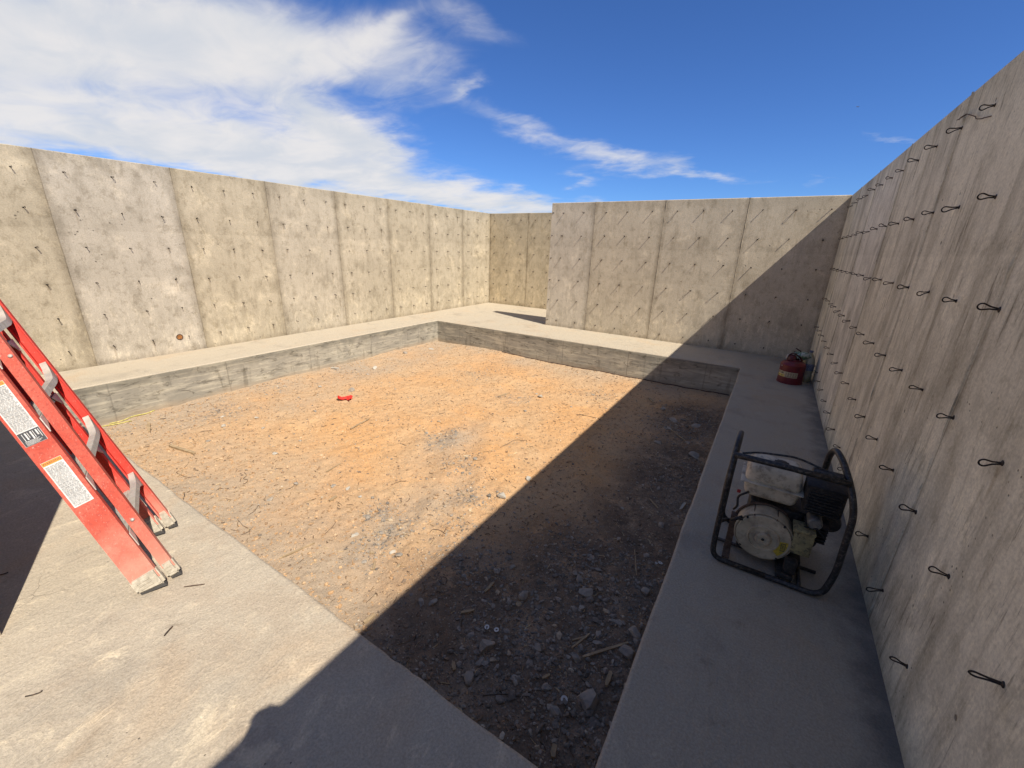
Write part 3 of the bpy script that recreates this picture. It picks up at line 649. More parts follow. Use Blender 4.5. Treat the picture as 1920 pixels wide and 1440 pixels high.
def wall(name, origin, rz, length, mat, seams, grey, label, ties, tie_size=1.0, thick=TH):
    """local x along, front face at y=0 looking to -y, z up"""
    cuts = sorted({0.0, length} | {round(s, 4) for s in seams if 0.02 < s < length-.02})
    bm = bmesh.new(); lay = bm.faces.layers.float.new('tone')
    zs = [0.0, H]
    fr = {}
    rg = random.Random(len(name)*7+3)
    def V(x, y, z):
        k = (round(x, 4), round(y, 4), round(z, 4))
        if k not in fr: fr[k] = bm.verts.new(k)
        return fr[k]
    ztop = H
    for i, (a, b) in enumerate(zip(cuts, cuts[1:])):
        tone = grey.get(i, rg.uniform(0, .2))
        for quad in ([(a, 0, 0), (b, 0, 0), (b, 0, ztop-.008), (a, 0, ztop-.008)], [(a, 0, ztop-.008), (b, 0, ztop-.008), (b, .008, ztop), (a, .008, ztop)],
                     [(a, .008, ztop), (b, .008, ztop), (b, thick, ztop), (a, thick, ztop)], [(b, thick, 0), (a, thick, 0), (a, thick, ztop), (b, thick, ztop)]):
            f = bm.faces.new([V(*p) for p in quad]); f[lay] = tone
    for xx, t in ((0.0, grey.get(0, .2)), (length, grey.get(len(cuts)-2, .2))):
        f = bm.faces.new([V(xx, 0, 0), V(xx, 0, ztop-.008), V(xx, .008, ztop), V(xx, thick, ztop), V(xx, thick, 0)]); f[lay] = t
    # raised mortar fin left in each form joint
    for s in cuts[1:-1]:
        n = 60; prev = None
        for k in range(n+1):
            z = H*k/n-(.001 if k == n else 0)
            w = .0065*(.4+rg.random()*.9); d = .0050*(.2+rg.random()); ox = rg.uniform(-.002, .002)
            cur = [bm.verts.new((s+ox-w, .001, z)), bm.verts.new((s+ox, -d, z)), bm.verts.new((s+ox+w, .001, z))]
            if prev:
                for e in range(2):
                    f = bm.faces.new((prev[e], prev[e+1], cur[e+1], cur[e])); f[lay] = .25
            prev = cur
    me = bpy.data.meshes.new(name)
    bm.to_mesh(me); bm.free()
    o = link(name, me, mat); o.location = origin; o.rotation_euler = (0, 0, rz); tag(o, label, 'wall')
    Mx = Matrix.Translation(origin) @ Matrix.Rotation(rz, 4, 'Z')
    cand = []
    for (tx, tz) in ties:
        P = Mx @ Vector((tx, 0, tz)); cand.append(((P-EYE).length, tx, tz))
    cand.sort()
    for i, (d, tx, tz) in enumerate(cand[:100]):
        t = bpy.data.objects.new('form_tie', TIES[rg.randrange(6)]); COL.objects.link(t); t.parent = o
        t.location = (tx+rg.uniform(-.008, .008), 0, tz+rg.uniform(-.008, .008)); t.rotation_euler = (rg.gauss(0, .12), rg.gauss(0, .16 if name == 'right_wall' else .3), rg.gauss(0, .12))
        t.scale = (tie_size*rg.uniform(.88, 1.06),)*3
    if len(cand) > 100:
        bm = bmesh.new()
        for (d, tx, tz) in cand[100:]:
            n0 = len(bm.verts); bm.from_mesh(TIES[rg.randrange(6)]); bm.verts.ensure_lookup_table()
            Mt = Matrix.Translation((tx+rg.uniform(-.008, .008), 0, tz+rg.uniform(-.008, .008))) @ Matrix.Rotation(rg.uniform(-.2, .2), 4, 'Y')
            for v in bm.verts[n0:]: v.co = Mt @ v.co
        tag(from_bm('form_ties', bm, M_tie, o, smooth=True), kind='stuff')
    return o

ZL = [.22, .62, 1.015, 1.42, 1.83, 2.235]
ly = [1.63+.4085*k for k in range(-2, 21)]
Y0L = -0.23
left = wall('left_wall', (XL, Y0L, 0), PI/2, YR+TH-Y0L, M_left, [1.425-Y0L+1.2255*k for k in range(-1, 8)], {0: .1, 1: .15, 2: .95, 3: .1, 4: .45, 5: .2, 6: .05, 7: .1, 8: .12},
     'long sunlit tan concrete wall with one greyer panel, behind the red ladder', [(yy-Y0L, z) for yy in ly for z in ZL], .86)
ZB = [.125, .555, .96, 1.40, 1.83, 2.255]
bx_ = [-4.02, -3.80, -3.375, -2.915, -2.52, -2.08, -1.655, -1.235, -.80, -.378, .048, .481]
back = wall('partition_wall', (XE, YB, 0), 0, XR-XE, M_back, [.925, 2.205, 3.475], {0: .95, 1: .1, 2: .2, 3: .12},
     'concrete wall crossed by a diagonal shadow, with grey left panel and free end', [(x_-XE, z) for x_ in bx_ for z in ZB])
rx_ = [-6.88, -6.45, -6.03, -5.60, -5.18, -4.75, -4.33]
rear = wall('rear_wall', (XL, YR, 0), 0, XR-XL, M_rear, [1.24, 2.4655, 3.69, 4.92, 6.14], {0: .0, 1: .25}, 'set-back tan concrete wall seen through the gap beside the free wall end', [(x_-XL, z) for x_ in rx_ for z in ZB])
ry_ = [1.29+.4165*k for k in range(-1, 16)]
ZR = [.197, .605, 1.026, 1.44, 1.85, 2.263]
# right wall: local x runs from YR+TH (0) towards -y
L0 = YR-.003
right = wall('right_wall', (XR, L0, 0), -PI/2, L0-YS, M_right, [L0-3.39+1.2255*k for k in range(-5, 5)], {0: .1, 1: .3, 2: .2, 3: .7, 4: .9, 5: .2, 6: .1, 7: .15, 8: .1},
     'streaked concrete wall in shade with rows of black wire loops', [(L0-yy, z) for yy in ry_ for z in ZR if not (z > 2.2 and yy < 2.7)], .95)
XJ = -2.435
front = wall('front_wall', (XJ, -.03, 0), PI, XJ-XL, M_front, [1.0, 2.22, 3.45], {}, 'concrete wall end beside the camera casting the shadow behind the ladder', [(.42*k+.35, z) for k in range(4) for z in ZR])
for z in ZR[1:]:      # ties in the end face of the front wall: their shadows fall on the slab
    t = bpy.data.objects.new('form_tie', TIES[int(z*10) % 6]); COL.objects.link(t); t.parent = front
    t.location = (0, .05, z); t.rotation_euler = (0, .9, -PI/2)
# pipe sleeve in the left wall
bm = bmesh.new()
lathe(bm, [(.030, 0.0), (.034, .006), (.041, .006), (.043, 0.001)], 20, Matrix.Rotation(PI/2, 4, 'X'))
sl = from_bm('pipe_sleeve', bm, M_rust, left, smooth=True); sl.location = (2.342-Y0L, 0, .219)
bm = bmesh.new(); lathe(bm, [(0, .002), (.031, .002)], 20, Matrix.Rotation(PI/2, 4, 'X'))
from_bm('rusted_plug', bm, mat_simple('rust_orange', (0.32, 0.13, 0.035), .9, 0, .5, 40), sl)

# ------------------------------------------------------------------ rocks, sticks, wires lying in the pit
def rock_mesh(rg, size, flat=.6, sub=2):
    bm = bmesh.new(); bmesh.ops.create_icosphere(bm, subdivisions=sub, radius=1.0)
    planes = [(Vector((rg.gauss(0, 1), rg.gauss(0, 1), rg.gauss(0, 1))).normalized(), rg.uniform(.50, .88)) for _ in range(16)]
    for v in bm.verts:
        for n, d in planes:
            e = v.co.dot(n)-d
            if e > 0: v.co -= n*e*.95
        v.co *= 1+rg.uniform(-.03, .03)
        v.co = Vector((v.co.x*size*1.15, v.co.y*size*.85, v.co.z*size*flat))
    return bm
def rock(px, py, size, label, mat=None, group=None, flat=.6, name='rock'):
    P = pit_at(px, py); rg = random.Random(px*31+py)
    o = from_bm(name, rock_mesh(rg, size, flat, 3), mat or M_rock, None, auto=14)
    o.location = P+Vector((0, 0, size*flat*.35)); o.rotation_euler = (rg.uniform(-.3, .3), rg.uniform(-.3, .3), rg.uniform(0, 6.3))
    tag(o, label, 'rock', group)
    return o
G1 = 'grey rocks in the shaded corner of the pit'
rock(1104, 1312, .062, 'large wedge-shaped grey rock nearest the slab corner in the shade', group=G1, flat=.75)
rock(912, 1210, .048, 'lump of grey rock below two white washers in the shaded dirt', group=G1, flat=.8)
rock(983, 1110, .045, 'angular dark rock just inside the shade near the shadow line', group=G1, flat=.7)
rock(880, 1267, .042, 'flat grey rock near the front slab edge in the shade', group=G1, flat=.6)
rock(1176, 1224, .050, 'dark rock wedged against the right slab at the end of a long stick', group=G1, flat=.8)
rock(1188, 1186, .046, 'tilted flat grey stone beside the right slab above the long stick', group=G1, flat=.5)
rock(1098, 1108, .050, 'broken grey rock in the thick gravel patch in the shade', group=G1, flat=.7)
rock(1213, 1110, .035, 'grey rock touching the right slab next to a thin upright stick', group=G1, flat=.7)
GS = 'palm-sized stones among the shaded gravel'; LS = 'palm-sized grey stone among the shaded gravel'
for (px, py) in ((1124, 1184), (1120, 1203), (1081, 1230), (1024, 1284), (1087, 1083), (1048, 1120), (930, 1070), (960, 1062), (790, 1127), (812, 1130), (1110, 1045), (900, 1240), (1040, 1330), (1240, 985), (1160, 1010), (1010, 1210)):
    rock(px, py, random.uniform(.024, .034), LS, group=GS, flat=.65)
rock(1300, 857, .065, 'rounded dark rock against the right slab halfway along the pit', group=G1, flat=.6)
for (px, py) in ((1244, 767), (1262, 790), (1304, 800), (1255, 805), (1235, 830), (1290, 830)):
    rock(px, py, random.uniform(.04, .06), 'dark stone in the shaded far right corner of the pit', group='dark stones in the far right pit corner', flat=.45)
rock(659, 731, .055, 'grey block of concrete behind the red rag', flat=.8)
rock(627, 690, .075, 'flat slab fragment near the left pit wall', M_pale, flat=.25, name='concrete_fragment')
rock(703, 688, .055, 'pale upright fragment between the left pit wall and the red rag', M_pale, flat=.6, name='concrete_fragment')
rock(760, 662, .060, 'dark grey rock near the far left corner of the pit', flat=.5)
rock(808, 653, .060, 'white flat stone in the far left corner of the pit', M_pale, flat=.3)
rock(1014, 743, .055, 'white stone alone on the orange dirt near the back pit wall', M_pale, flat=.5)
rock(992, 895, .036, 'pale grey stone just left of the shadow line', M_pale, flat=.7)
rock(942, 928, .050, 'pale crumbled stone touching the shadow line', M_pale, flat=.6)
rock(517, 850, .030, 'white stone alone in the middle of the sunny dirt', M_pale, flat=.6)
GP = 'grey pebbles scattered over the sunny dirt'; LP = 'grey pebble lying on the sunny orange dirt'
for (px, py) in ((480, 782), (417, 780), (390, 827), (563, 825), (625, 907), (652, 912), (675, 930), (507, 935), (555, 906), (735, 1030), (748, 1038), (1071, 764), (985, 770), (664, 1000), (420, 800), (590, 770), (500, 740), (560, 745), (690, 700), (600, 725)):
    rock(px, py, random.uniform(.020, .034), LP, M_pale if random.random() < .35 else None, GP, flat=.55)

def stick(a, b, w, label, name='stick', mat=None, group=None, flat=.6, lift=.004, onslab=False):
    if onslab: A, B = on_z(*a, 0), on_z(*b, 0); A.z = B.z = .0; A.z = B.z = w*flat*.5+.001
    else:
        A, B = pit_at(*a), pit_at(*b)
        mid = (A+B)/2; mid.z = dz_at(mid.x, mid.y); up = max(0, mid.z-(A.z+B.z)/2)
        A.z += lift+up+w*flat*.5; B.z += lift+up+w*flat*.5
    d = B-A; L = d.length; q = d.to_track_quat('X', 'Z'); rg = random.Random(int(a[0]*7+a[1]))
    bm = bmesh.new(); n = 7; prev = None
    for i in range(n+1):
        t = i/n; ww = w*(1-.35*abs(2*t-1)**3)*rg.uniform(.9, 1.1); hh = w*flat*rg.uniform(.9, 1.05); oy = rg.uniform(-.08, .08)*w
        cur = [bm.verts.new((L*(t-.5), sy*ww/2+oy, sz*hh/2)) for sy, sz in ((-1, -1), (1, -1), (1, 1), (-1, 1))]
        if prev:
            for k in range(4): bm.faces.new((prev[k], prev[(k+1) % 4], cur[(k+1) % 4], cur[k]))
        else: bm.faces.new(cur[::-1])
        prev = cur
    bm.faces.new(prev)
    o = from_bm(name, bm, mat or M_wood); o.location = (A+B)/2; o.rotation_mode = 'QUATERNION'; o.rotation_quaternion = q
    tag(o, label, 'stick' if name == 'stick' else 'wood scrap', group)
stick((318, 835), (365, 850), .030, 'weathered wooden shim lying on the dirt near the ladder', 'wood_shim')
stick((278, 791), (280, 808), .030, 'short upright-lying wood chip near the yellow straw', 'wood_chip')
stick((657, 803), (692, 786), .016, 'pale yellow split stick below the red rag')
stick((612, 884), (638, 869), .012, 'pale splinter in the middle of the sunny dirt')
stick((617, 937), (631, 929), .020, 'short blond wood chip in the sunny dirt', 'wood_chip')
stick((523, 1043), (590, 1016), .012, 'long thin pale splinter near the front slab edge')
stick((682, 1166), (703, 1151), .020, 'blond wood chip at the front slab edge beside the shadow line', 'wood_chip')
stick((699, 1062), (703, 1045), .014, 'pale wood chip just left of the shadow near the grey gravel trail', 'wood_chip')
stick((1093, 1229), (1178, 1205), .014, 'longest pale stick in the shaded gravel, ending at the right slab')
stick((1072, 1214), (1106, 1184), .010, 'thin pale stick crossing another in the shaded gravel')
stick((1073, 1196), (1104, 1186), .009, 'short thin stick crossed by a longer one in the shade')
stick((909, 1110), (925, 1094), .016, 'pale splintered stick in the shade left of the angular dark rock')
stick((864, 1150), (889, 1145), .016, 'flat wood chip in the shade near the shadow line', 'wood_chip')
stick((1190, 1030), (1193, 1080), .007, 'thin upright-lying twig in the shade near the right slab')
stick((1136, 1289), (1145, 1260), .020, 'broad wood chip in the shade beside the right slab', 'wood_chip')
stick((1036, 1422), (1040, 1398), .022, 'grey wood scrap deep in the shaded pit corner', 'wood_chip')
stick((850, 1240), (852, 1256), .018, 'dark wood scrap near the front slab edge in the shade', 'wood_chip')
stick((1017, 1270), (1031, 1264), .014, 'small pale chip in the middle of the shaded corner', 'wood_chip')
stick((935, 742), (955, 736), .018, 'pale wood strip on the far orange dirt', 'wood_chip')
stick((1219, 934), (1234, 951), .012, 'pale splinter in the shade near the right slab')
stick((1217, 748), (1226, 755), .030, 'pale chip in the shade near the back pit wall', 'wood_chip')
stick((1256, 806), (1285, 826), .012, 'thin grey stick among dark stones in the far right corner')
stick((1275, 957), (1284, 945), .022, 'whitish scrap beside the right slab in the shade', 'wood_chip', M_pale)
stick((308, 1193), (324, 1175), .006, 'short dark twig on the sunny front slab', 'twig', M_wire, onslab=True)
stick((345, 1101), (384, 1096), .005, 'thin brown twig on the slab beside the ladder feet', 'twig', M_rust, onslab=True)

def wire(pts, rad, label, name='wire', mat=None, onslab=False, cat='wire', group=None):
    rad = rad*.66 if rad < .0045 else rad
    P = []
    for (a, b) in pts:
        p = on_z(a, b, 0.0) if onslab else pit_at(a, b); P.append(Vector((p.x, p.y, p.z+rad+.001)))
    dense = []
    for i in range(len(P)-1):
        p0, p1, p2, p3 = P[max(i-1, 0)], P[i], P[i+1], P[min(i+2, len(P)-1)]
        for k in range(5):
            t = k/5; q = .5*((2*p1)+(p2-p0)*t+(2*p0-5*p1+4*p2-p3)*t*t+(3*p1-p0-3*p2+p3)*t**3)
            if not onslab: q.z = max(q.z, dz_at(q.x, q.y)+rad)
            dense.append(q)
    dense.append(P[-1]); c = sum(dense, Vector())/len(dense)
    bm = bmesh.new(); tube(bm, [p-c for p in dense], rad, 6)
    o = from_bm(name, bm, mat or M_wire, smooth=True); o.location = c; tag(o, label, cat, group)
GW = 'dark bent wires on the dirt'
wire([(458, 885), (462, 890), (456, 896), (464, 898), (462, 904)], .003, 'small squiggle of dark wire on the sunny dirt', group=GW)
wire([(345, 924), (346, 930), (344, 937)], .004, 'stub of black wire at the front slab edge near the ladder', group=GW)
wire([(445, 972), (455, 982), (468, 990), (452, 1000)], .0025, 'forked dark wire near the front slab edge', group=GW)
wire([(465, 962), (478, 955), (484, 945), (487, 950)], .0025, 'hooked dark wire in the sunny dirt below the pebbles', group=GW)
wire([(805, 995), (812, 990), (825, 992), (836, 1000)], .003, 'arched dark wire beside the grey gravel trail', group=GW)
wire([(1081, 777), (1098, 780), (1118, 783)], .004, 'straight rusty wire on orange dirt near the back wall', mat=M_rust, group=GW)
wire([(938, 838), (950, 830), (966, 822), (985, 824)], .003, 'curved wire on the orange dirt in front of the shadow', mat=M_rust, group=GW)
wire([(606, 1000), (622, 985), (630, 972)], .0025, 'thin brown wire in the sunny dirt left of the gravel trail', mat=M_rust, group=GW)
wire([(535, 918), (548, 912), (556, 900)], .0025, 'short bent wire in the middle of the sunny dirt', group=GW)
wire([(340, 880), (330, 884), (352, 892), (372, 890)], .003, 'brown root-like wire near the ladder on the dirt', mat=M_rust, group=GW)
wire([(828, 1083), (826, 1092), (834, 1094), (838, 1085), (830, 1080)], .0025, 'small loop of wire in the shade at the shadow line', group=GW)
wire([(905, 1300), (940, 1296), (975, 1300), (1000, 1290)], .003, 'dark wire lying across the shaded dirt', group=GW)
wire([(1001, 1117), (1008, 1160), (1018, 1168)], .0025, 'thin bent wire beside the angular dark rock', mat=M_rust, group=GW)
wire([(48, 1307), (62, 1304), (76, 1299), (79, 1296)], .0035, 'bent dark nail-like wire on the sunny front slab', onslab=True, group='dark bits on the front slab')
wire([(0, 1079), (8, 1077), (16, 1074)], .004, 'black wire end on the slab in the shadow beside the ladder', onslab=True, group='dark bits on the front slab')
bm = bmesh.new(); rodp = [Vector((xx, PB-.022-.012*float(fbm(np.array([xx*1.3]), np.array([2.]), 2, 3)[0]), dz_at(xx, PB-.03)+.008)) for xx in np.linspace(-4.4, -.26, 40)]  # tube standing in for the thin dark gap at the wall foot
cR = sum(rodp, Vector())/40; tube(bm, [q-cR for q in rodp], .008, 8)
tag(from_bm('gap_rod', bm, M_rust, smooth=True, loc=cR), 'dark rod added in place of the shaded gap along the foot of the back pit wall', 'rod')
# yellow frayed straw rope at the foot of the left pit wall
for pts, lb in (([(205, 792), (228, 788), (250, 780), (276, 775), (290, 770)], 'frayed yellow rope along the foot of the left pit wall'), ([(185, 800), (200, 796), (226, 793), (246, 787)], 'second strand of yellow rope nearer the ladder')):
    wire(pts, .006, lb, 'rope', mat_simple('yellow_rope', (.55, .48, .14), .9, 0, .4, 30), cat='rope', group='yellow rope strands')
# washers
def washer(px, py, r, label):
    bm = bmesh.new(); lathe(bm, [(r*.42, 0), (r*.42, .003), (r, .003), (r, 0), (r*.42, 0)], 18)
    P = pit_at(px, py); o = from_bm('washer', bm, mat_simple('white_plastic', (.62, .60, .55), .6, 0, .15, 30), loc=P+Vector((0, 0, .006)), auto=40)
    o.rotation_euler = (random.uniform(-.25, .25), random.uniform(-.25, .25), 0); tag(o, label, 'washer', 'white washers dropped in the shaded dirt')
washer(913, 1175, .014, 'dark-holed washer left of another above a lump of rock')
washer(931, 1178, .014, 'white washer right of its pair above a lump of rock')
washer(1058, 1310, .017, 'white disc left of the large wedge-shaped rock')
washer(1042, 1331, .017, 'washer with dark centre below the white disc')
washer(1238, 1057, .015, 'white washer near the thin twig by the right slab')
washer(1230, 1058, .009, 'tiny washer touching a larger one by the right slab')
# red rag
def rag():
    P = pit_at(646, 748); n = 22; bm = bmesh.new(); g = {}
    for i in range(n+1):
        for j in range(n+1):
            u, v = i/n-.5, j/n-.5
            k = .5+.5*abs(u)
            x_ = u*.20; y_ = v*.11*(1-.75*max(0, -u*1.6))+.03*math.sin(u*7)
            z_ = .016+.030*float(fbm(np.array([u*7+3]), np.array([v*6+1]), 3, 3)[0])+.018*math.cos(v*9+u*5)*k
            g[i, j] = bm.verts.new((x_, y_, z_))
    for i in range(n):
        for j in range(n): bm.faces.new((g[i, j], g[i+1, j], g[i+1, j+1], g[i, j+1]))
    o = from_bm('rag', bm, mat_simple('red_cloth', (.72, .035, .022), .8, 0, .15, 30), smooth=True, loc=P); o.rotation_euler = (0, 0, .45)
    md = o.modifiers.new('thickness', 'SOLIDIFY'); md.thickness = .003
    tag(o, 'crumpled bright red rag on the orange dirt', 'rag')
rag()

# loose tie wire hanging on the right wall
bm = bmesh.new()
pw = [(1804, 224), (1812, 219), (1818, 213), (1826, 213), (1836, 218), (1842, 222), (1850, 222), (1856, 220)]
def on_x(px, py, x):
    d = ray(px, py); return EYE+d*(x/d.x)
tube(bm, fillet([on_x(a, b, XR)-Vector((.012+.010*(i % 2), 0, 0)) for i, (a, b) in enumerate(pw)], .02, 4), .0022, 6)
tube(bm, [on_x(1822, 213, XR)-Vector((.016, 0, 0)), on_x(1815, 219, XR)-Vector((.022, 0, 0)), on_x(1808, 224, XR)-Vector((.028, 0, 0))], .0022, 6)
tube(bm, [on_x(1856, 220, XR)-Vector((.02, 0, 0)), on_x(1860, 217, XR)+Vector((.004, 0, 0))], .0022, 6)
w_ = from_bm('loose_wire', bm, M_rust, smooth=True); w_.parent = right; w_.matrix_parent_inverse = (Matrix.Translation((XR, L0, 0)) @ Matrix.Rotation(-PI/2, 4, 'Z')).inverted()

# ------------------------------------------------------------------ red ladder
def mat_fibre(nm, fadek, c1, c2):
    m, T, b = new_mat(nm); co = obj_co(T)
    base = T.mix(T.ramp(T.noise(co, 3, 5), .35, .65), c1, c2)
    sp = T.noise(T.scale(co, (1, 1, 1)), 90, 4, .7); fade = T.ramp(T.noise(co, 7, 6, .65), .42, .62)
    base = T.mix(T.m('MULTIPLY', fade, fadek), base, (.56, .15, .10))
    base = T.mix(T.m('MULTIPLY', T.ramp(sp, .50, .62), .65), base, (.33, .042, .026))
    z = T.sep(T.n('ShaderNodeNewGeometry').outputs['Position'])[2]
    dust = T.m('MULTIPLY', T.ramp(T.m('ADD', z, T.m('MULTIPLY', T.m('SUBTRACT', T.noise(co, 9, 6, .65), .5), .35)), .40, .0), .45)
    base = T.mix(dust, base, (.62, .40, .29))
    sc = T.noise(T.scale(co, (25, 25, 3)), 6, 5, .7); base = T.mix(T.m('MULTIPLY', T.ramp(sc, .62, .70), .5), base, (.70, .42, .34))
    spl = T.noise(T.vm('ADD', co, (5, 9, 2)), 26, 6, .72); spm = T.m('MULTIPLY', T.ramp(spl, .64, .69), T.ramp(T.noise(co, 4, 4), .46, .6))
    base = T.mix(T.m('MULTIPLY', spm, .8), base, (.52, .46, .38))
    scf = T.noise(T.scale(co, (60, 60, 5)), 3, 6, .7); base = T.mix(T.m('MULTIPLY', T.ramp(scf, .60, .66), fadek), base, (.74, .40, .30))
    T.put(b.inputs['Base Color'], base); b.inputs['Roughness'].default_value = .7
    set_bump(T, b, sp, .15, .002); return m
M_fib = mat_fibre('faded_fibreglass', .42, (.46, .055, .028), (.50, .078, .043)); M_fib2 = mat_fibre('red_fibreglass', .12, (.62, .022, .010), (.66, .035, .018))
M_alu = mat_simple('dull_aluminium', (.50, .47, .42), .55, .35, .2, 20, (.44, .38, .30), .8, .1, 60)
M_boot = mat_simple('dusty_rubber_boot', (.40, .35, .27), .9, 0, .2, 25, (.56, .50, .40), .7, .4, 40, .2)
M_sole = mat_simple('worn_rubber_sole', (.05, .045, .04), .9)
M_sticker = mat_simple('white_sticker', (.66, .64, .60), .6, 0, .12, 40, (.45, .36, .28), .5)
M_ink = mat_simple('black_ink', (.05, .05, .055), .6); M_grey_ink = mat_simple('grey_ink', (.20, .20, .20), .6)
M_orange = mat_simple('orange_ink', (.80, .28, .03), .6)
def ladder():
    phi = 2.8285; a = Vector((math.cos(phi), math.sin(phi), 0)); t = Vector((-.4398, -.1845, .8789)).normalized()
    # rails lean; e completes the frame (from the front pair of rails to the rear pair)
    e = Vector((.2904, .8969, .3335)).normalized()
    O = Vector((-2.212, .3577, 0.0))
    root = empty('step_ladder', O); tag(root, 'red fibreglass step ladder folded shut, leaning left on dusty feet at the pit edge', 'ladder')
    Lk = 2.04; W_, tap, iB, jB, wA, wB = .5027, .054, .0529, .1066, .0977, .0452
    def P(i, j, k): return a*i+e*j+t*k
    def gz(i, j):                       # where a rail meets the slab
        return -(a*i+e*j).z/t.z
    def rail(i0, di, j0, w, inward, name, k1=Lk, foot_h=.098, label=None):
        """channel: web at i, flanges towards 'inward'; runs k from the slab"""
        bm = bmesh.new(); th = .004; fl = .032
        prof = [(0, 0), (0, w), (inward*fl, w), (inward*fl, w-th*1.5), (inward*th, w-th*1.5), (inward*th, th*1.5), (inward*fl, th*1.5), (inward*fl, 0)]
        rings = []
        for kk in (0, 1):
            rg = []
            for (pi_, pj) in prof:
                jj = j0+pj; k = (gz(i0, jj)+foot_h*.72) if kk == 0 else k1
                rg.append(bm.verts.new(P(i0+pi_+di*max(k, 0), jj, k)))
            rings.append(rg)
        n = len(prof)
        for q in range(n): bm.faces.new((rings[0][q], rings[0][(q+1) % n], rings[1][(q+1) % n], rings[1][q]))
        bm.faces.new(rings[0][::-1]); bm.faces.new(rings[1])
        o = from_bm(name, bm, M_fib if inward > 0 else M_fib2, root)
        # boot
        bm = bmesh.new(); g = .005; dpt = fl+.012
        bot = []; top = []
        for (pi_, pj) in ((-inward*g, -g), (-inward*g, w+g), (inward*dpt, w+g), (inward*dpt, -g)):
            jj = j0+pj; kb = gz(i0+pi_, jj)+.020*max(0, min(1, pj/w))
            bot.append(bm.verts.new(P(i0+pi_, jj, kb+.008))); top.append(bm.verts.new(P(i0+pi_+di*kb, jj, gz(i0, j0+w/2)+foot_h+(.012 if pi_*inward < 0 else -.004))))
        for q in range(4): bm.faces.new((bot[q], bot[(q+1) % 4], top[(q+1) % 4], top[q]))
        bm.faces.new(bot[::-1]); bm.faces.new(top)
        bmesh.ops.bevel(bm, geom=[x for x in bm.edges], offset=.011, segments=3, affect='EDGES')
        # raised ribs on the outer face
        for q in range(3):
            k = gz(i0, j0+w/2)+foot_h*(.48+.16*q)
            c = P(i0-inward*(g+.001), j0+w*.42, k); Mb = Matrix((( a.x, e.x, t.x, c.x), (a.y, e.y, t.y, c.y), (a.z, e.z, t.z, c.z), (0, 0, 0, 1)))
            box(bm, (0, 0, 0), (.006, w*.5, .006), Mb)
        c = P(i0-inward*(g+.001), j0+w*.86, gz(i0, j0+w*.86)+foot_h*.5); Mb = Matrix(((a.x, e.x, t.x, c.x), (a.y, e.y, t.y, c.y), (a.z, e.z, t.z, c.z), (0, 0, 0, 1)))
        lathe(bm, [(0, .004), (.006, .003), (.007, -.002)], 10, Mb @ Matrix.Rotation(-inward*PI/2, 4, 'Y'))
        ft = from_bm('foot', bm, M_boot, o, auto=35)
        bm = bmesh.new(); vb = []; vt = []
        for (pi_, pj) in ((inward*.004, .004), (inward*.004, w-.004), (inward*(dpt-.008), w-.004), (inward*(dpt-.008), .004)):
            jj = j0+pj; pt = P(i0+pi_, jj, gz(i0+pi_, jj)); vb.append(bm.verts.new((pt.x, pt.y, .0015+.014*pj/w))); pt = P(i0+pi_, jj, gz(i0+pi_, jj)+.010+.018*pj/w); vt.append(bm.verts.new(pt))
        for q in range(4): bm.faces.new((vb[q], vb[(q+1) % 4], vt[(q+1) % 4], vt[q]))
        bm.faces.new(vb[::-1]); bm.faces.new(vt); from_bm('rubber_sole', bm, M_sole, ft)
        return o
    rA = rail(0, tap, 0, wA, 1, 'rail'); rB = rail(iB, tap, jB, wB, 1, 'rail', Lk*.96)
    rC = rail(iB+W_, -tap, jB, wB, -1, 'rail', Lk*.96); rD = rail(W_+.01, -tap, 0, wA, -1, 'rail')
    # rear cross braces: channel bars whose ends flare and bend where they meet the rail
    for n_, k in enumerate((.29, .62, .95, 1.28, 1.62)):
        i0, i1 = iB+.012+tap*k, iB+W_-.012-tap*k
        bm = bmesh.new(); N = 26; rows = []
        for q in range(N+1):
            s = q/N; i = i0+(i1-i0)*s; ed = min(s, 1-s)
            fl = max(0, 1-ed/.22)**2
            half = .016+.030*fl; kc = k+(.045*fl if n_ else 0.0)
            jc = jB+.004; jd = jB+wB*.72
            rows.append([bm.verts.new(P(i, jj, kc+kk)) for jj, kk in ((jd, -half), (jc, -half), (jc, -half+.006), (jd-.010, -half+.006), (jd-.010, half-.006), (jc, half-.006), (jc, half), (jd, half))])
        for A_, B_ in zip(rows, rows[1:]):
            for q in range(8): bm.faces.new((A_[q], A_[(q+1) % 8], B_[(q+1) % 8], B_[q]))
        bm.faces.new(rows[0][::-1]); bm.faces.new(rows[-1])
        o = from_bm('brace', bm, M_alu, root, auto=40)
    # treads between the front rails
    for k in (.27, .58, .89, 1.20, 1.51):
        bm = bmesh.new(); i0, i1 = .006+tap*k, W_+.004-tap*k
        Mb = Matrix(((a.x, e.x, t.x, 0), (a.y, e.y, t.y, 0), (a.z, e.z, t.z, 0), (0, 0, 0, 1)))
        cx = (i0+i1)/2
        box(bm, (cx, .050, k), (i1-i0, .088, .004), Mb); box(bm, (cx, .007, k-.014), (i1-i0, .003, .030), Mb); box(bm, (cx, .094, k-.014), (i1-i0, .003, .030), Mb)
        for q in range(6): box(bm, (cx, .018+.0125*q, k+.003), (i1-i0, .003, .003), Mb)
        from_bm('tread', bm, M_alu, root)
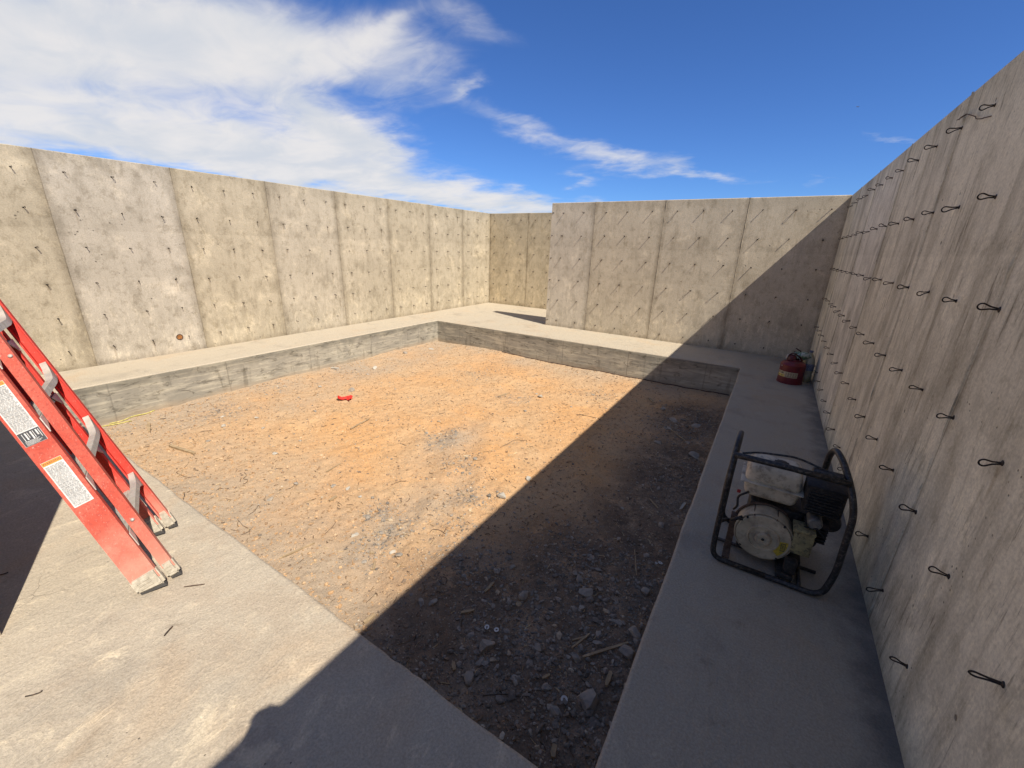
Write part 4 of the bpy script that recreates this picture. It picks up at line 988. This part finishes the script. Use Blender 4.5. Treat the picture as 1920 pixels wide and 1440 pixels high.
        for ii, sg in ((i0, 1), (i1, -1)):       # gusset plate at both ends
            bm = bmesh.new()
            vs = [bm.verts.new(P(ii+sg*.003, .10, k-.07)), bm.verts.new(P(ii+sg*.003, .10, k)), bm.verts.new(P(ii+sg*.10, .10, k))]
            ws = [bm.verts.new(v.co+e*.004) for v in vs]
            bm.faces.new(vs); bm.faces.new(ws[::-1])
            for q in range(3): bm.faces.new((vs[q], vs[(q+1) % 3], ws[(q+1) % 3], ws[q]))
            from_bm('gusset', bm, M_alu, root)
    # diagonal brace low on the rear frame
    # rivets
    for (j, k) in ((jB+.014, 1.215), (jB+.032, 1.165), (jB+.022, .30)):
        bm = bmesh.new(); c = P(iB+tap*k-.001, j, k); Mb = Matrix(((a.x, e.x, t.x, c.x), (a.y, e.y, t.y, c.y), (a.z, e.z, t.z, c.z), (0, 0, 0, 1)))
        lathe(bm, [(0, .006), (.005, .005), (.0085, .001), (.0085, -.001)], 14, Mb @ Matrix.Rotation(-PI/2, 4, 'Y'))
        from_bm('rivet', bm, M_alu, rB, smooth=True)
    # top cap
    bm = bmesh.new(); Mb = Matrix(((a.x, e.x, t.x, 0), (a.y, e.y, t.y, 0), (a.z, e.z, t.z, 0), (0, 0, 0, 1)))
    box(bm, (W_/2+.01, .075, Lk+.022), (W_-2*tap*Lk+.03, .17, .05), Mb, .01); from_bm('top_cap', bm, M_fib, root)
    # stickers on the outer face of the near front rail
    def sticker(k0, k1, j0, j1, dark_from=None, head=True):
        ex = -.0012
        def Q(j, k, lift): return P(tap*k+ex*lift, j, k)
        def patch(bm, ja, jb, ka, kb, lift):
            v = [bm.verts.new(Q(ja, ka, lift)), bm.verts.new(Q(jb, ka, lift)), bm.verts.new(Q(jb, kb, lift)), bm.verts.new(Q(ja, kb, lift))]; bm.faces.new(v)
        bm = bmesh.new(); patch(bm, j0, j1, k0, k1, 1.0); st = from_bm('sticker', bm, M_sticker, rA)
        rg = random.Random(int(k0*100)); bm = bmesh.new(); bmk = bmesh.new()
        top = k1-.020 if head else k1-.004
        k = k0+.006
        while k < top-.003:
            lh = rg.choice([.0016, .0016, .0022, .003]); j = j0+.004
            if dark_from is None or k > dark_from:
                while j < j1-.010:
                    wl = rg.uniform(.006, .018); jb = min(j+wl, j1-.004); patch(bm, j, jb, k, k+lh, 1.6); j = jb+.0018
            k += lh+.0022
        from_bm('fine_print', bm, M_grey_ink, st)
        if head:
            bm = bmesh.new(); patch(bm, j0+.001, j1-.001, k1-.018, k1-.001, 1.4); from_bm('header_band', bm, M_orange, st)
            cu = bpy.data.curves.new('t', 'FONT'); cu.body = 'WARNING'; cu.size = .0135; cu.align_x = 'CENTER'; cu.align_y = 'CENTER'
            tmp = bpy.data.objects.new('t', cu); COL.objects.link(tmp); bpy.context.view_layer.update()
            me = bpy.data.meshes.new_from_object(tmp.evaluated_get(bpy.context.evaluated_depsgraph_get())); bpy.data.objects.remove(tmp)
            me = me.copy()
            jm, km = (j0+j1)/2, k1-.0095
            for v in me.vertices: v.co = Q(jm+v.co.x, km+v.co.y, 2.0)
            link('lettering', me, M_ink, st)
        if dark_from:
            bm = bmesh.new(); patch(bm, j0+.001, j1-.001, k0+.001, dark_from-.002, 1.4); dk = from_bm('dark_panel', bm, M_ink, st)
            bm = bmesh.new()
            for q in range(7):
                ja = j0+.012+.009*q; patch(bm, ja, ja+.002+.003*(q % 2), k0+.02+.006*(q % 3), dark_from-.008, 1.8)
            for q in range(5): patch(bm, j0+.008, j0+.05+.006*(q % 3), k0+.004+.004*q, k0+.0055+.004*q, 1.8)
            from_bm('bar_marks', bm, M_sticker, dk)
    sticker(.485, .715, .012, .082)
    sticker(.800, 1.09, .010, .084, dark_from=.865, head=True)
ladder()

# ------------------------------------------------------------------ portable engine in a roll frame
M_blk = mat_simple('chipped_black_paint', (.018, .018, .019), .45, .2, .3, 30, (.16, .14, .12), .55, .2, 70)
M_tank = mat_simple('grimy_cream_enamel', (.60, .52, .39), .6, 0, .2, 10, (.15, .115, .085), .6, .1, 50)
M_starter = mat_simple('grimy_beige_enamel', (.47, .395, .275), .55, 0, .25, 9, (.20, .155, .11), .65, .1, 50)
M_dark = mat_simple('oily_black_metal', (.022, .021, .020), .6, .3, .3, 30, (.12, .10, .085), .5, .4, 60)
M_plas = mat_simple('black_plastic', (.013, .013, .014), .6, 0, .2, 30, (.13, .11, .095), .3, .2, 90, .3)
M_yell = mat_simple('yellow_label', (.55, .40, .04), .6, 0, .2, 60, (.12, .10, .05), .6)
M_ctrl = mat_simple('oily_yellow_paint', (.30, .25, .12), .6, 0, .3, 25, (.06, .05, .04), .8)
def engine():
    O = Vector((0, 2.16, 0)); root = empty('portable_engine', O)
    tag(root, 'grimy small engine with cream tank inside black tube frame on the slab', 'engine')
    def L(pts): return [Vector(p)-O for p in pts]
    fr = bmesh.new(); R_ = .0145
    tube(fr, L(fillet([(.25, 2.16, .016), (0, 2.16, .016), (-.006, 2.16, .13), (-.006, 2.16, .50), (-.002, 2.20, .60), (.0, 2.30, .672), (.004, 2.42, .672), (.005, 2.54, .60), (.0, 2.56, .30), (.0, 2.56, .016), (.25, 2.56, .016)], .075, 6)), R_, 12)
    tube(fr, L(fillet([(.25, 2.16, .016), (.49, 2.16, .016), (.515, 2.16, .17), (.508, 2.16, .50), (.475, 2.20, .61), (.435, 2.30, .690), (.415, 2.40, .700), (.41, 2.47, .640), (.42, 2.54, .45), (.46, 2.56, .20), (.48, 2.56, .016), (.25, 2.56, .016)], .06, 6)), R_, 12)
    tube(fr, L([(-.003, 2.20, .625), (.24, 2.20, .628), (.472, 2.20, .622)]), R_*1.05, 12)
    tube(fr, L(fillet([(-.003, 2.18, .23), (.02, 2.28, .19), (.06, 2.34, .17)], .03)), .010, 8)
    tube(fr, L([(.0, 2.34, .016), (.48, 2.34, .016)]), .010, 8); tube(fr, L([(.40, 2.16, .016), (.40, 2.56, .016)]), .010, 8)
    from_bm('roll_frame', fr, M_blk, root, smooth=True)
    bm = bmesh.new(); tube(bm, L(fillet([(.03, 2.21, .640), (.10, 2.235, .655), (.24, 2.25, .668), (.29, 2.25, .662), (.40, 2.225, .640), (.44, 2.21, .634)], .03)), .0055, 8)
    from_bm('throttle_rod', bm, M_blk, root, smooth=True)
    bm = bmesh.new(); box(bm, Vector((.385, 2.225, .628))-O, (.12, .05, .035), None, .008); from_bm('clamp', bm, M_blk, root, auto=40)
    # fuel tank: two shells with a flange
    def shell(c, s, taper, bev):
        bm = bmesh.new(); vs = box(bm, (0, 0, 0), s, None, bev, 5)
        for v in vs:
            k = 1-taper*(v.co.z/s[2]+.5); v.co.x *= k; v.co.y *= k; v.co += Vector(c)-O
        return bm
    bm = shell((.195, 2.405, .495), (.265, .215, .115), .10, .038)
    tk = from_bm('fuel_tank', bm, M_tank, root, auto=50)
    bm = shell((.195, 2.405, .408), (.226, .180, .10), -.17, .026)
    from_bm('lower_shell', bm, M_tank, tk, auto=50)
    bm = bmesh.new(); box(bm, Vector((.195, 2.405, .451))-O, (.290, .240, .006), None, .0028, 2); from_bm('flange', bm, M_tank, tk, auto=50)
    bm = bmesh.new(); lathe(bm, [(0, .030), (.026, .030), (.032, .026), (.034, .004), (.034, 0)], 24, Matrix.Translation(Vector((.215, 2.37, .545))-O))
    for q in range(12):
        aa = q*PI/6; box(bm, Vector((.215+.033*math.cos(aa), 2.37+.033*math.sin(aa), .560))-O, (.006, .006, .022))
    from_bm('fuel_cap', bm, M_dark, tk, auto=40)
    # recoil starter
    C = Vector((.207, 2.225, .192))-O; Mf = Matrix.Translation(C) @ Matrix.Rotation(PI/2, 4, 'X')    # local z -> -y (towards viewer)
    bm = bmesh.new()
    lathe(bm, [(.118, -.135), (.134, -.132), (.1355, -.012), (.1340, -.009), (.1300, -.0085), (.1290, -.018), (.1260, -.018), (.1255, -.002), (.122, .0005), (.112, .001), (.076, .002), (.073, .013), (.067, .014), (.063, .006), (.040, .007), (.037, .019), (.031, .024), (.018, .024), (.016, .019), (.0075, .019), (.007, .010), (0, .010)], 56, Mf)
    st = from_bm('recoil_starter', bm, M_starter, root, auto=30)
    bm = bmesh.new(); lathe(bm, [(0, .024), (.006, .024), (.008, .021), (.008, .016)], 6, Mf); from_bm('bolt', bm, M_dark, st)
    for aa in (2.05, .30, 1.25):
        bm = bmesh.new(); tube(bm, [Mf @ Vector((rr*math.cos(aa), rr*math.sin(aa), zz)) for rr, zz in ((.133, -.128), (.1355, -.06), (.1315, -.012), (.123, -.001))], .0028, 6)
        from_bm('strap', bm, M_rust, st, smooth=True)
    bm = bmesh.new(); N = 18; v0 = []; v1 = []      # yellow crescent label following the disc
    for q in range(N+1):
        aa = -.78+.92*q/N; v0.append(bm.verts.new(Mf @ Vector((.076*math.cos(aa), .076*math.sin(aa), .0042)))); v1.append(bm.verts.new(Mf @ Vector((.112*math.cos(aa), .112*math.sin(aa), .0020))))
    for q in range(N): bm.faces.new((v0[q], v1[q], v1[q+1], v0[q+1]))
    lb = from_bm('label', bm, M_yell, st)
    bm = bmesh.new()
    for (x0_, x1_, y0_, y1_) in ((.083, .103, -.040, -.036), (.083, .103, .002, .006), (.083, .0855, -.036, .002), (.1005, .103, -.036, .002), (.089, .0905, -.030, -.004), (.093, .0945, -.030, -.002), (.097, .0982, -.028, -.006)):
        bm.faces.new([bm.verts.new(Mf @ Vector((xx, yy, .0062-.055*(xx-.076)))) for xx, yy in ((x0_, y0_), (x1_, y0_), (x1_, y1_), (x0_, y1_))])
    from_bm('print', bm, M_ink, lb)
    for q, aa in enumerate((.9, 2.35, 3.9, 5.4)):      # flange screws
        bm = bmesh.new(); lathe(bm, [(0, .006), (.005, .006), (.0065, .003), (.0065, -.004)], 6, Mf @ Matrix.Translation((.124*math.cos(aa), .124*math.sin(aa), -.004))); from_bm('screw', bm, M_dark, st)
    bm = bmesh.new(); tube(bm, [Mf @ Vector((-.100, .060, -.01)), Mf @ Vector((-.125, .075, .02)), Mf @ Vector((-.135, .082, .028))], .004, 8); tube(bm, [Mf @ Vector((-.160, .062, .030)), Mf @ Vector((-.135, .082, .034)), Mf @ Vector((-.112, .102, .030))], [.007, .009, .007], 8)
    from_bm('pull_handle', bm, M_plas, st, smooth=True)
    bm = bmesh.new(); tube(bm, [Vector((.36, 2.27, .30))-O, Vector((.41, 2.235, .33))-O, Vector((.455, 2.25, .28))-O, Vector((.46, 2.33, .24))-O], .0045, 8); from_bm('spark_lead', bm, M_plas, root, smooth=True)
    for q in range(6):                                  # cooling fins on the cylinder head
        bm = bmesh.new(); box(bm, Vector((.415, 2.32, .235+.017*q))-O, (.10, .10, .005), None, .001); from_bm('cooling_fin', bm, M_dark, root)
    # rusty shroud ring and bracket on the left
    bm = bmesh.new(); tube(bm, [Mf @ Vector((.142*math.cos(q), .142*math.sin(q), -.10)) for q in np.linspace(.9, 3.6, 24)], .007, 8); from_bm('shroud_ring', bm, M_rust, root, smooth=True)
    bm = bmesh.new(); box(bm, Vector((.062, 2.262, .130))-O, (.034, .006, .225), None, .002); box(bm, Vector((.062, 2.225, .028))-O, (.036, .10, .010), None, .002); box(bm, Vector((.062, 2.30, .225))-O, (.034, .07, .006), None, .002)
    from_bm('mounting_bracket', bm, M_rust, root)
    # block, fins, crankcase
    bm = bmesh.new(); box(bm, Vector((.24, 2.44, .205))-O, (.25, .20, .25), None, .02)
    for q in range(7): box(bm, Vector((.405, 2.43, .22+.018*q))-O, (.12, .15, .006))
    box(bm, Vector((.40, 2.43, .27))-O, (.10, .12, .12), None, .01)
    from_bm('engine_block', bm, M_dark, root, auto=40)
    bm = bmesh.new(); box(bm, Vector((.25, 2.42, .058))-O, (.30, .26, .045), None, .008); box(bm, Vector((.33, 2.24, .045))-O, (.075, .15, .035), None, .008); box(bm, Vector((.345, 2.20, .10))-O, (.055, .05, .08), None, .01)
    from_bm('base_plate', bm, M_dark, root, auto=40)
    # air cleaner box with louvres
    bm = bmesh.new(); box(bm, Vector((.412, 2.33, .465))-O, (.160, .15, .150), None, .016, 3)
    for q in range(7): box(bm, Vector((.412, 2.252, .408+.0165*q))-O, (.132, .010, .007), None, .001)
    box(bm, Vector((.412, 2.33, .535))-O, (.168, .158, .018), None, .006)
    ac = from_bm('air_cleaner', bm, M_plas, root, auto=40)
    bm = bmesh.new(); lathe(bm, [(0, .03), (.025, .03), (.032, .02), (.032, -.05)], 24, Matrix.Translation(Vector((.40, 2.27, .345))-O) @ Matrix.Rotation(PI/2, 4, 'X')); from_bm('carburettor_bowl', bm, mat_simple('dull_cast_metal', (.22, .21, .19), .5, .6, .2, 20, (.08, .07, .06), .6), root, auto=40)
    bm = bmesh.new(); lathe(bm, [(0, .05), (.045, .045), (.05, .03), (.05, -.05), (0, -.05)], 24, Matrix.Translation(Vector((.475, 2.40, .31))-O) @ Matrix.Rotation(PI/2, 4, 'X')); from_bm('muffler', bm, M_dark, root, auto=40)
    bm = bmesh.new(); box(bm, Vector((.372, 2.265, .225))-O, (.085, .085, .13), None, .006); box(bm, Vector((.367, 2.262, .297))-O, (.095, .095, .018), None, .004); from_bm('control_box', bm, M_ctrl, root, auto=40)
    bm = bmesh.new(); tube(bm, L(fillet([(.10, 2.30, .39), (.055, 2.31, .34), (.065, 2.29, .29), (.05, 2.30, .26)], .02)), .006, 8); fl_ = from_bm('fuel_hose', bm, M_dark, root, smooth=True)
    bm = bmesh.new(); box(bm, Vector((.055, 2.305, .375))-O, (.018, .014, .018), None, .004); from_bm('choke_knob', bm, mat_simple('red_plastic', (.30, .02, .02), .5), root, auto=40)
engine()

# ------------------------------------------------------------------ red fuel can and the jug behind it
def can():
    O = Vector((.412, 6.37, 0)); root = empty('fuel_can', O, 0); tag(root, 'dark red round steel fuel can with yellow label band in the shaded corner', 'fuel can')
    M_red = mat_simple('dark_red_enamel', (.135, .006, .013), .35, 0, .25, 8, (.10, .015, .018), .4, .06, 40)
    bm = bmesh.new()
    lathe(bm, [(0, .004), (.138, .004), (.143, 0), (.146, .006), (.146, .014), (.142, .018), (.142, .085), (.1415, .088), (.1415, .165), (.142, .168), (.142, .235), (.145, .240), (.145, .247), (.141, .252), (.132, .270), (.108, .287), (.062, .300), (.056, .302), (.054, .315)], 56)
    body = from_bm('body', bm, M_red, root, auto=30)
    C2 = Matrix.Translation((-.030, -.005, .302))
    bm = bmesh.new(); lathe(bm, [(.050, 0), (.050, .030), (.046, .044), (.044, .050), (.030, .062), (.018, .068), (0, .070)], 28, C2); from_bm('spout_cap', bm, mat_simple('dark_maroon_cap', (.075, .008, .014), .5, 0, .2, 30), root, auto=35)
    bm = bmesh.new(); box(bm, (-.03, -.02, .368), (.075, .022, .014), Matrix.Rotation(.5, 4, 'Y') @ Matrix.Translation((-.17, 0, .03)), .004)
    tube(bm, fillet([(-.075, -.02, .318), (-.07, -.02, .375), (-.02, -.015, .395), (.05, -.01, .352), (.085, 0, .302)], .03, 6), .010, 10)
    from_bm('handle', bm, mat_simple('black_red_handle', (.05, .008, .010), .45, 0, .2, 30), root, smooth=True)
    bm = bmesh.new(); tube(bm, [(-.098, -.01, .292), (-.088, -.01, .335), (-.078, -.01, .372)], .010, 8); from_bm('spout_lever', bm, M_alu, root, smooth=True)
    # label wrapping the side that looks at the camera
    def band(bm, a0, a1, z0, z1, r, n=14):
        lo = []; hi = []
        for q in range(n+1):
            t = math.radians(a0+(a1-a0)*q/n); lo.append(bm.verts.new((r*math.cos(t), r*math.sin(t), z0))); hi.append(bm.verts.new((r*math.cos(t), r*math.sin(t), z1)))
        for q in range(n): bm.faces.new((lo[q], lo[q+1], hi[q+1], hi[q]))
    bm = bmesh.new(); band(bm, -166, -62, .090, .162, .1426, 24); lb = from_bm('label', bm, mat_simple('cream_label', (.50, .42, .27), .6, 0, .2, 40, (.22, .18, .12), .5), root)
    bm = bmesh.new(); band(bm, -164, -122, .092, .122, .1432, 12); from_bm('yellow_panel', bm, mat_simple('yellow_panel_ink', (.62, .47, .10), .6, 0, .15, 40), lb)
    M_bi = mat_simple('brown_ink', (.13, .10, .06), .6)
    for (a0, a1, z0, z1) in ((-160, -150, .138, .150), (-142, -128, .133, .152), (-158, -146, .104, .111), (-138, -131, .100, .112)):
        bm = bmesh.new(); band(bm, a0, a1, z0, z1, .1440, 5); from_bm('print', bm, M_bi, lb)
    bm = bmesh.new()
    for q in range(4):
        for p in range(5): band(bm, -118+11*p, -110+11*p-(q % 2)*2, .098+.015*q, .105+.015*q, .1440, 3)
    from_bm('fine_print', bm, M_bi, lb)
    bm = bmesh.new(); band(bm, -152, -146, .222, .234, .1450, 3); from_bm('reflector_dot', bm, M_sticker, body)
can()
def jug():
    O = Vector((.585, 6.56, 0)); root = empty('plastic_jug', O, .3); tag(root, 'pale plastic jug with blue and green wrapper behind the red fuel can', 'jug')
    m, T, b = new_mat('cloudy_plastic'); co = obj_co(T)
    T.put(b.inputs['Base Color'], T.mix(T.ramp(T.noise(co, 9, 5), .4, .6), (.42, .38, .28), (.34, .30, .17))); b.inputs['Roughness'].default_value = .35
    bm = bmesh.new(); lathe(bm, [(0, 0), (.062, 0), (.070, .01), (.071, .09), (.064, .11), (.071, .13), (.071, .25), (.060, .31), (.036, .36), (.020, .385), (.019, .40), (0, .40)], 32)
    from_bm('body', bm, m, root, auto=40)
    bm = bmesh.new(); lathe(bm, [(.022, .395), (.022, .42), (0, .421)], 20); from_bm('cap', bm, mat_simple('blue_cap', (.10, .11, .17), .5), root, auto=40)
    bm = bmesh.new(); lathe(bm, [(.0718, .16), (.0725, .165), (.0725, .245), (.0718, .25)], 32); from_bm('wrapper', bm, mat_simple('blue_print', (.15, .16, .24), .5, 0, .4, 50, (.45, .45, .45), .5), root, smooth=True)
    # crumpled bag resting on can and jug
    bm = bmesh.new(); bmesh.ops.create_icosphere(bm, subdivisions=4, radius=1); rg = np.random.default_rng(4)
    for v in bm.verts:
        n = float(fbm(np.array([v.co.x*2.3+4+v.co.z]), np.array([v.co.y*2.3+v.co.z*1.7+9]), 4, 40)[0]); k = .55+.95*n
        v.co = Vector((v.co.x*.095*k, v.co.y*.07*k, v.co.z*.055*k))
    m, T, b = new_mat('green_white_bag'); co = obj_co(T)
    T.put(b.inputs['Base Color'], T.mix(T.ramp(T.noise(co, 22, 4, .6, .8), .44, .56), (.11, .20, .12), (.46, .50, .46))); b.inputs['Roughness'].default_value = .3
    o = from_bm('crumpled_bag', bm, m, smooth=True, loc=(.475, 6.49, .345)); tag(o, 'crumpled green and white plastic bag stuffed behind the top of the red can', 'bag')
jug()

# ------------------------------------------------------------------ distant airplane
def plane():
    d = ray(1608, 200).normalized(); P = EYE+d*2600
    bm = bmesh.new()
    prof = [(-17, .3), (-15, 1.2), (-11, 1.9), (8, 1.9), (14, 1.1), (18, .3)]
    tube(bm, [(x_, 0, 0) for x_, r in prof], [r for x_, r in prof], 10)
    for s in (1, -1):
        vs = [bm.verts.new(p) for p in ((-3, s*1.5, -.4), (3, s*1.5, -.4), (8, s*16, .6), (5.5, s*16, .6))]; ws = [bm.verts.new(v.co+Vector((0, 0, .45))) for v in vs]
        bm.faces.new(vs); bm.faces.new(ws[::-1])
        for q in range(4): bm.faces.new((vs[q], vs[(q+1) % 4], ws[(q+1) % 4], ws[q]))
        vs = [bm.verts.new(p) for p in ((13, s*.6, .3), (16, s*.6, .3), (18, s*6, .5), (16.5, s*6, .5))]; ws = [bm.verts.new(v.co+Vector((0, 0, .3))) for v in vs]
        bm.faces.new(vs); bm.faces.new(ws[::-1])
        for q in range(4): bm.faces.new((vs[q], vs[(q+1) % 4], ws[(q+1) % 4], ws[q]))
    vs = [bm.verts.new(p) for p in ((12, -.2, 1), (16.5, -.2, 1), (18.5, -.2, 6), (16.5, -.2, 6))]; ws = [bm.verts.new(v.co+Vector((0, .4, 0))) for v in vs]
    bm.faces.new(vs); bm.faces.new(ws[::-1])
    for q in range(4): bm.faces.new((vs[q], vs[(q+1) % 4], ws[(q+1) % 4], ws[q]))
    o = from_bm('airplane', bm, mat_simple('aircraft_grey', (.10, .11, .13), .5, 0, .1, .1)); o.location = P; o.scale = (.42,)*3
    o.rotation_euler = (0, math.radians(8), math.atan2(RT.y, RT.x)+.2); tag(o, 'tiny airplane high in the blue sky above the right wall', 'airplane')
plane()

# ------------------------------------------------------------------ the photographer, whose phone and hands shade the slab
def person():
    SH = RT*.055; root = empty('person', (SH.x, SH.y, 0), YAW); tag(root, 'person in grey shirt and jeans holding up a phone with both hands', 'person')
    M_skin = mat_simple('skin', (.45, .27, .19), .6, 0, .1, 20); M_shirt = mat_simple('grey_shirt', (.16, .17, .19), .9, 0, .2, 20)
    M_jean = mat_simple('blue_jeans', (.06, .08, .14), .9, 0, .2, 20); M_hair = mat_simple('brown_hair', (.05, .035, .025), .8); M_shoe = mat_simple('work_boot', (.16, .10, .05), .8)
    def skin(name, V, E, Rr, mat, parent, sub=2):
        me = bpy.data.meshes.new(name); me.from_pydata(V, E, []); o = link(name, me, mat, parent)
        md = o.modifiers.new('skin', 'SKIN'); md.use_smooth_shade = True
        for i, r in enumerate(Rr): me.skin_vertices[0].data[i].radius = (r if isinstance(r, tuple) else (r, r))
        me.skin_vertices[0].data[0].use_root = True
        s = o.modifiers.new('sub', 'SUBSURF'); s.levels = sub; s.render_levels = sub
        return o
    B = -.42      # body axis behind the phone (local -y)
    V = [(0, B, .95), (0, B, 1.10), (0, B+.01, 1.27), (0, B-.01, 1.40), (0, B, 1.48), (0, B+.03, 1.545), (0, B+.045, 1.62), (0, B+.05, 1.68)]
    E = [(i, i+1) for i in range(7)]; Rr = [(.15, .11), (.135, .10), (.16, .115), (.15, .095), .055, (.060, .062), (.078, .095), (.055, .07)]
    for s in (-1, 1):
        n = len(V)
        V += [(s*.10, B, .90), (s*.105, B+.01, .50), (s*.11, B-.01, .10), (s*.115, B+.03, .045), (s*.12, B+.14, .035)]
        E += [(0, n), (n, n+1), (n+1, n+2), (n+2, n+3), (n+3, n+4)]; Rr += [.095, .062, .042, .042, .032]
        n = len(V)
        V += [(s*.185, B, 1.395), (s*.255, B+.10, 1.20), (s*.15, B+.31, 1.46), (s*.115, B+.345, 1.53)]
        E += [(3, n), (n, n+1), (n+1, n+2), (n+2, n+3)]; Rr += [.055, .043, .030, (.034, .018)]
        m0 = len(V)-1
        for q in range(4):     # fingers behind the phone, curling on its end
            z = 1.545+.017*q; n = len(V); ln = (.85, 1, .95, .78)[q]
            V += [(s*.105, B+.355, z), (s*(.085), B+.368+.004*ln, z+.004), (s*(.088-.030*ln), B+.372, z+.006)]; E += [(m0, n), (n, n+1), (n+1, n+2)]; Rr += [.0095, .0085, .007]
        n = len(V); V += [(s*.10, B+.345, 1.515), (s*.075, B+.362, 1.535), (s*.060, B+.368, 1.552)]; E += [(m0, n), (n, n+1), (n+1, n+2)]; Rr += [.011, .010, .008]
    skin('body', V, E, Rr, M_skin, root)
    Vs = [(0, B, .93), (0, B, 1.10), (0, B+.01, 1.27), (0, B-.01, 1.40)]; Es = [(0, 1), (1, 2), (2, 3)]; Rs = [(.172, .13), (.155, .118), (.175, .13), (.165, .11)]
    for s in (-1, 1):
        n = len(Vs); Vs += [(s*.19, B, 1.395), (s*.257, B+.10, 1.20)]; Es += [(3, n), (n, n+1)]; Rs += [.070, .060]
    skin('shirt', Vs, Es, Rs, M_shirt, root)
    Vj = [(0, B, .93)]; Ej = []; Rj = [(.160, .122)]
    for s in (-1, 1):
        n = len(Vj); Vj += [(s*.10, B, .88), (s*.105, B+.01, .50), (s*.11, B-.01, .10)]; Ej += [(0, n), (n, n+1), (n+1, n+2)]; Rj += [.108, .076, .066]
    skin('jeans', Vj, Ej, Rj, M_jean, root)
    for s in (-1, 1):
        skin('boot', [(s*.11, B-.02, .14), (s*.112, B-.01, .055), (s*.12, B+.14, .045)], [(0, 1), (1, 2)], [.058, (.055, .05), (.048, .040)], M_shoe, root)
    skin('hair', [(0, B+.02, 1.615), (0, B+.02, 1.69), (0, B+.05, 1.74)], [(0, 1), (1, 2)], [(.082, .075), (.090, .100), (.055, .07)], M_hair, root)
    for s in (-1, 1):
        bm = bmesh.new(); bmesh.ops.create_uvsphere(bm, u_segments=10, v_segments=8, radius=.012, matrix=Matrix.Translation((s*.032, B+.128, 1.635)))
        from_bm('eye', bm, mat_simple('eye_dark', (.03, .02, .02), .2), root, smooth=True)
    bm = bmesh.new(); tube(bm, [(0, B+.125, 1.645), (0, B+.150, 1.605), (0, B+.13, 1.598)], [.008, .014, .012], 8); from_bm('nose', bm, M_skin, root, smooth=True); bm = bmesh.new(); tube(bm, [(-.025, B+.124, 1.565), (0, B+.132, 1.563), (.025, B+.124, 1.565)], [.004, .007, .004], 8); from_bm('mouth', bm, M_skin, root, smooth=True)
    for s in (-1, 1):
        bm = bmesh.new(); bmesh.ops.create_uvsphere(bm, u_segments=10, v_segments=8, radius=.028, matrix=Matrix.Translation((s*.085, B+.05, 1.61)) @ Matrix.Diagonal((.35, .7, 1.1, 1)))
        from_bm('ear', bm, M_skin, root, smooth=True)
    ph = empty('phone', (SH.x, SH.y, 0), YAW); tag(ph, 'black phone held sideways in both hands', 'phone')
    bm = bmesh.new(); box(bm, (.0, -.040, 1.575), (.150, .008, .072), None, .003); from_bm('case', bm, mat_simple('black_phone_glass', (.02, .02, .022), .3), ph, auto=40)
    bm = bmesh.new(); box(bm, (-.05, -.035, 1.59), (.03, .004, .03), None, .0015); from_bm('lens_plate', bm, M_dark, ph, auto=40)
person()
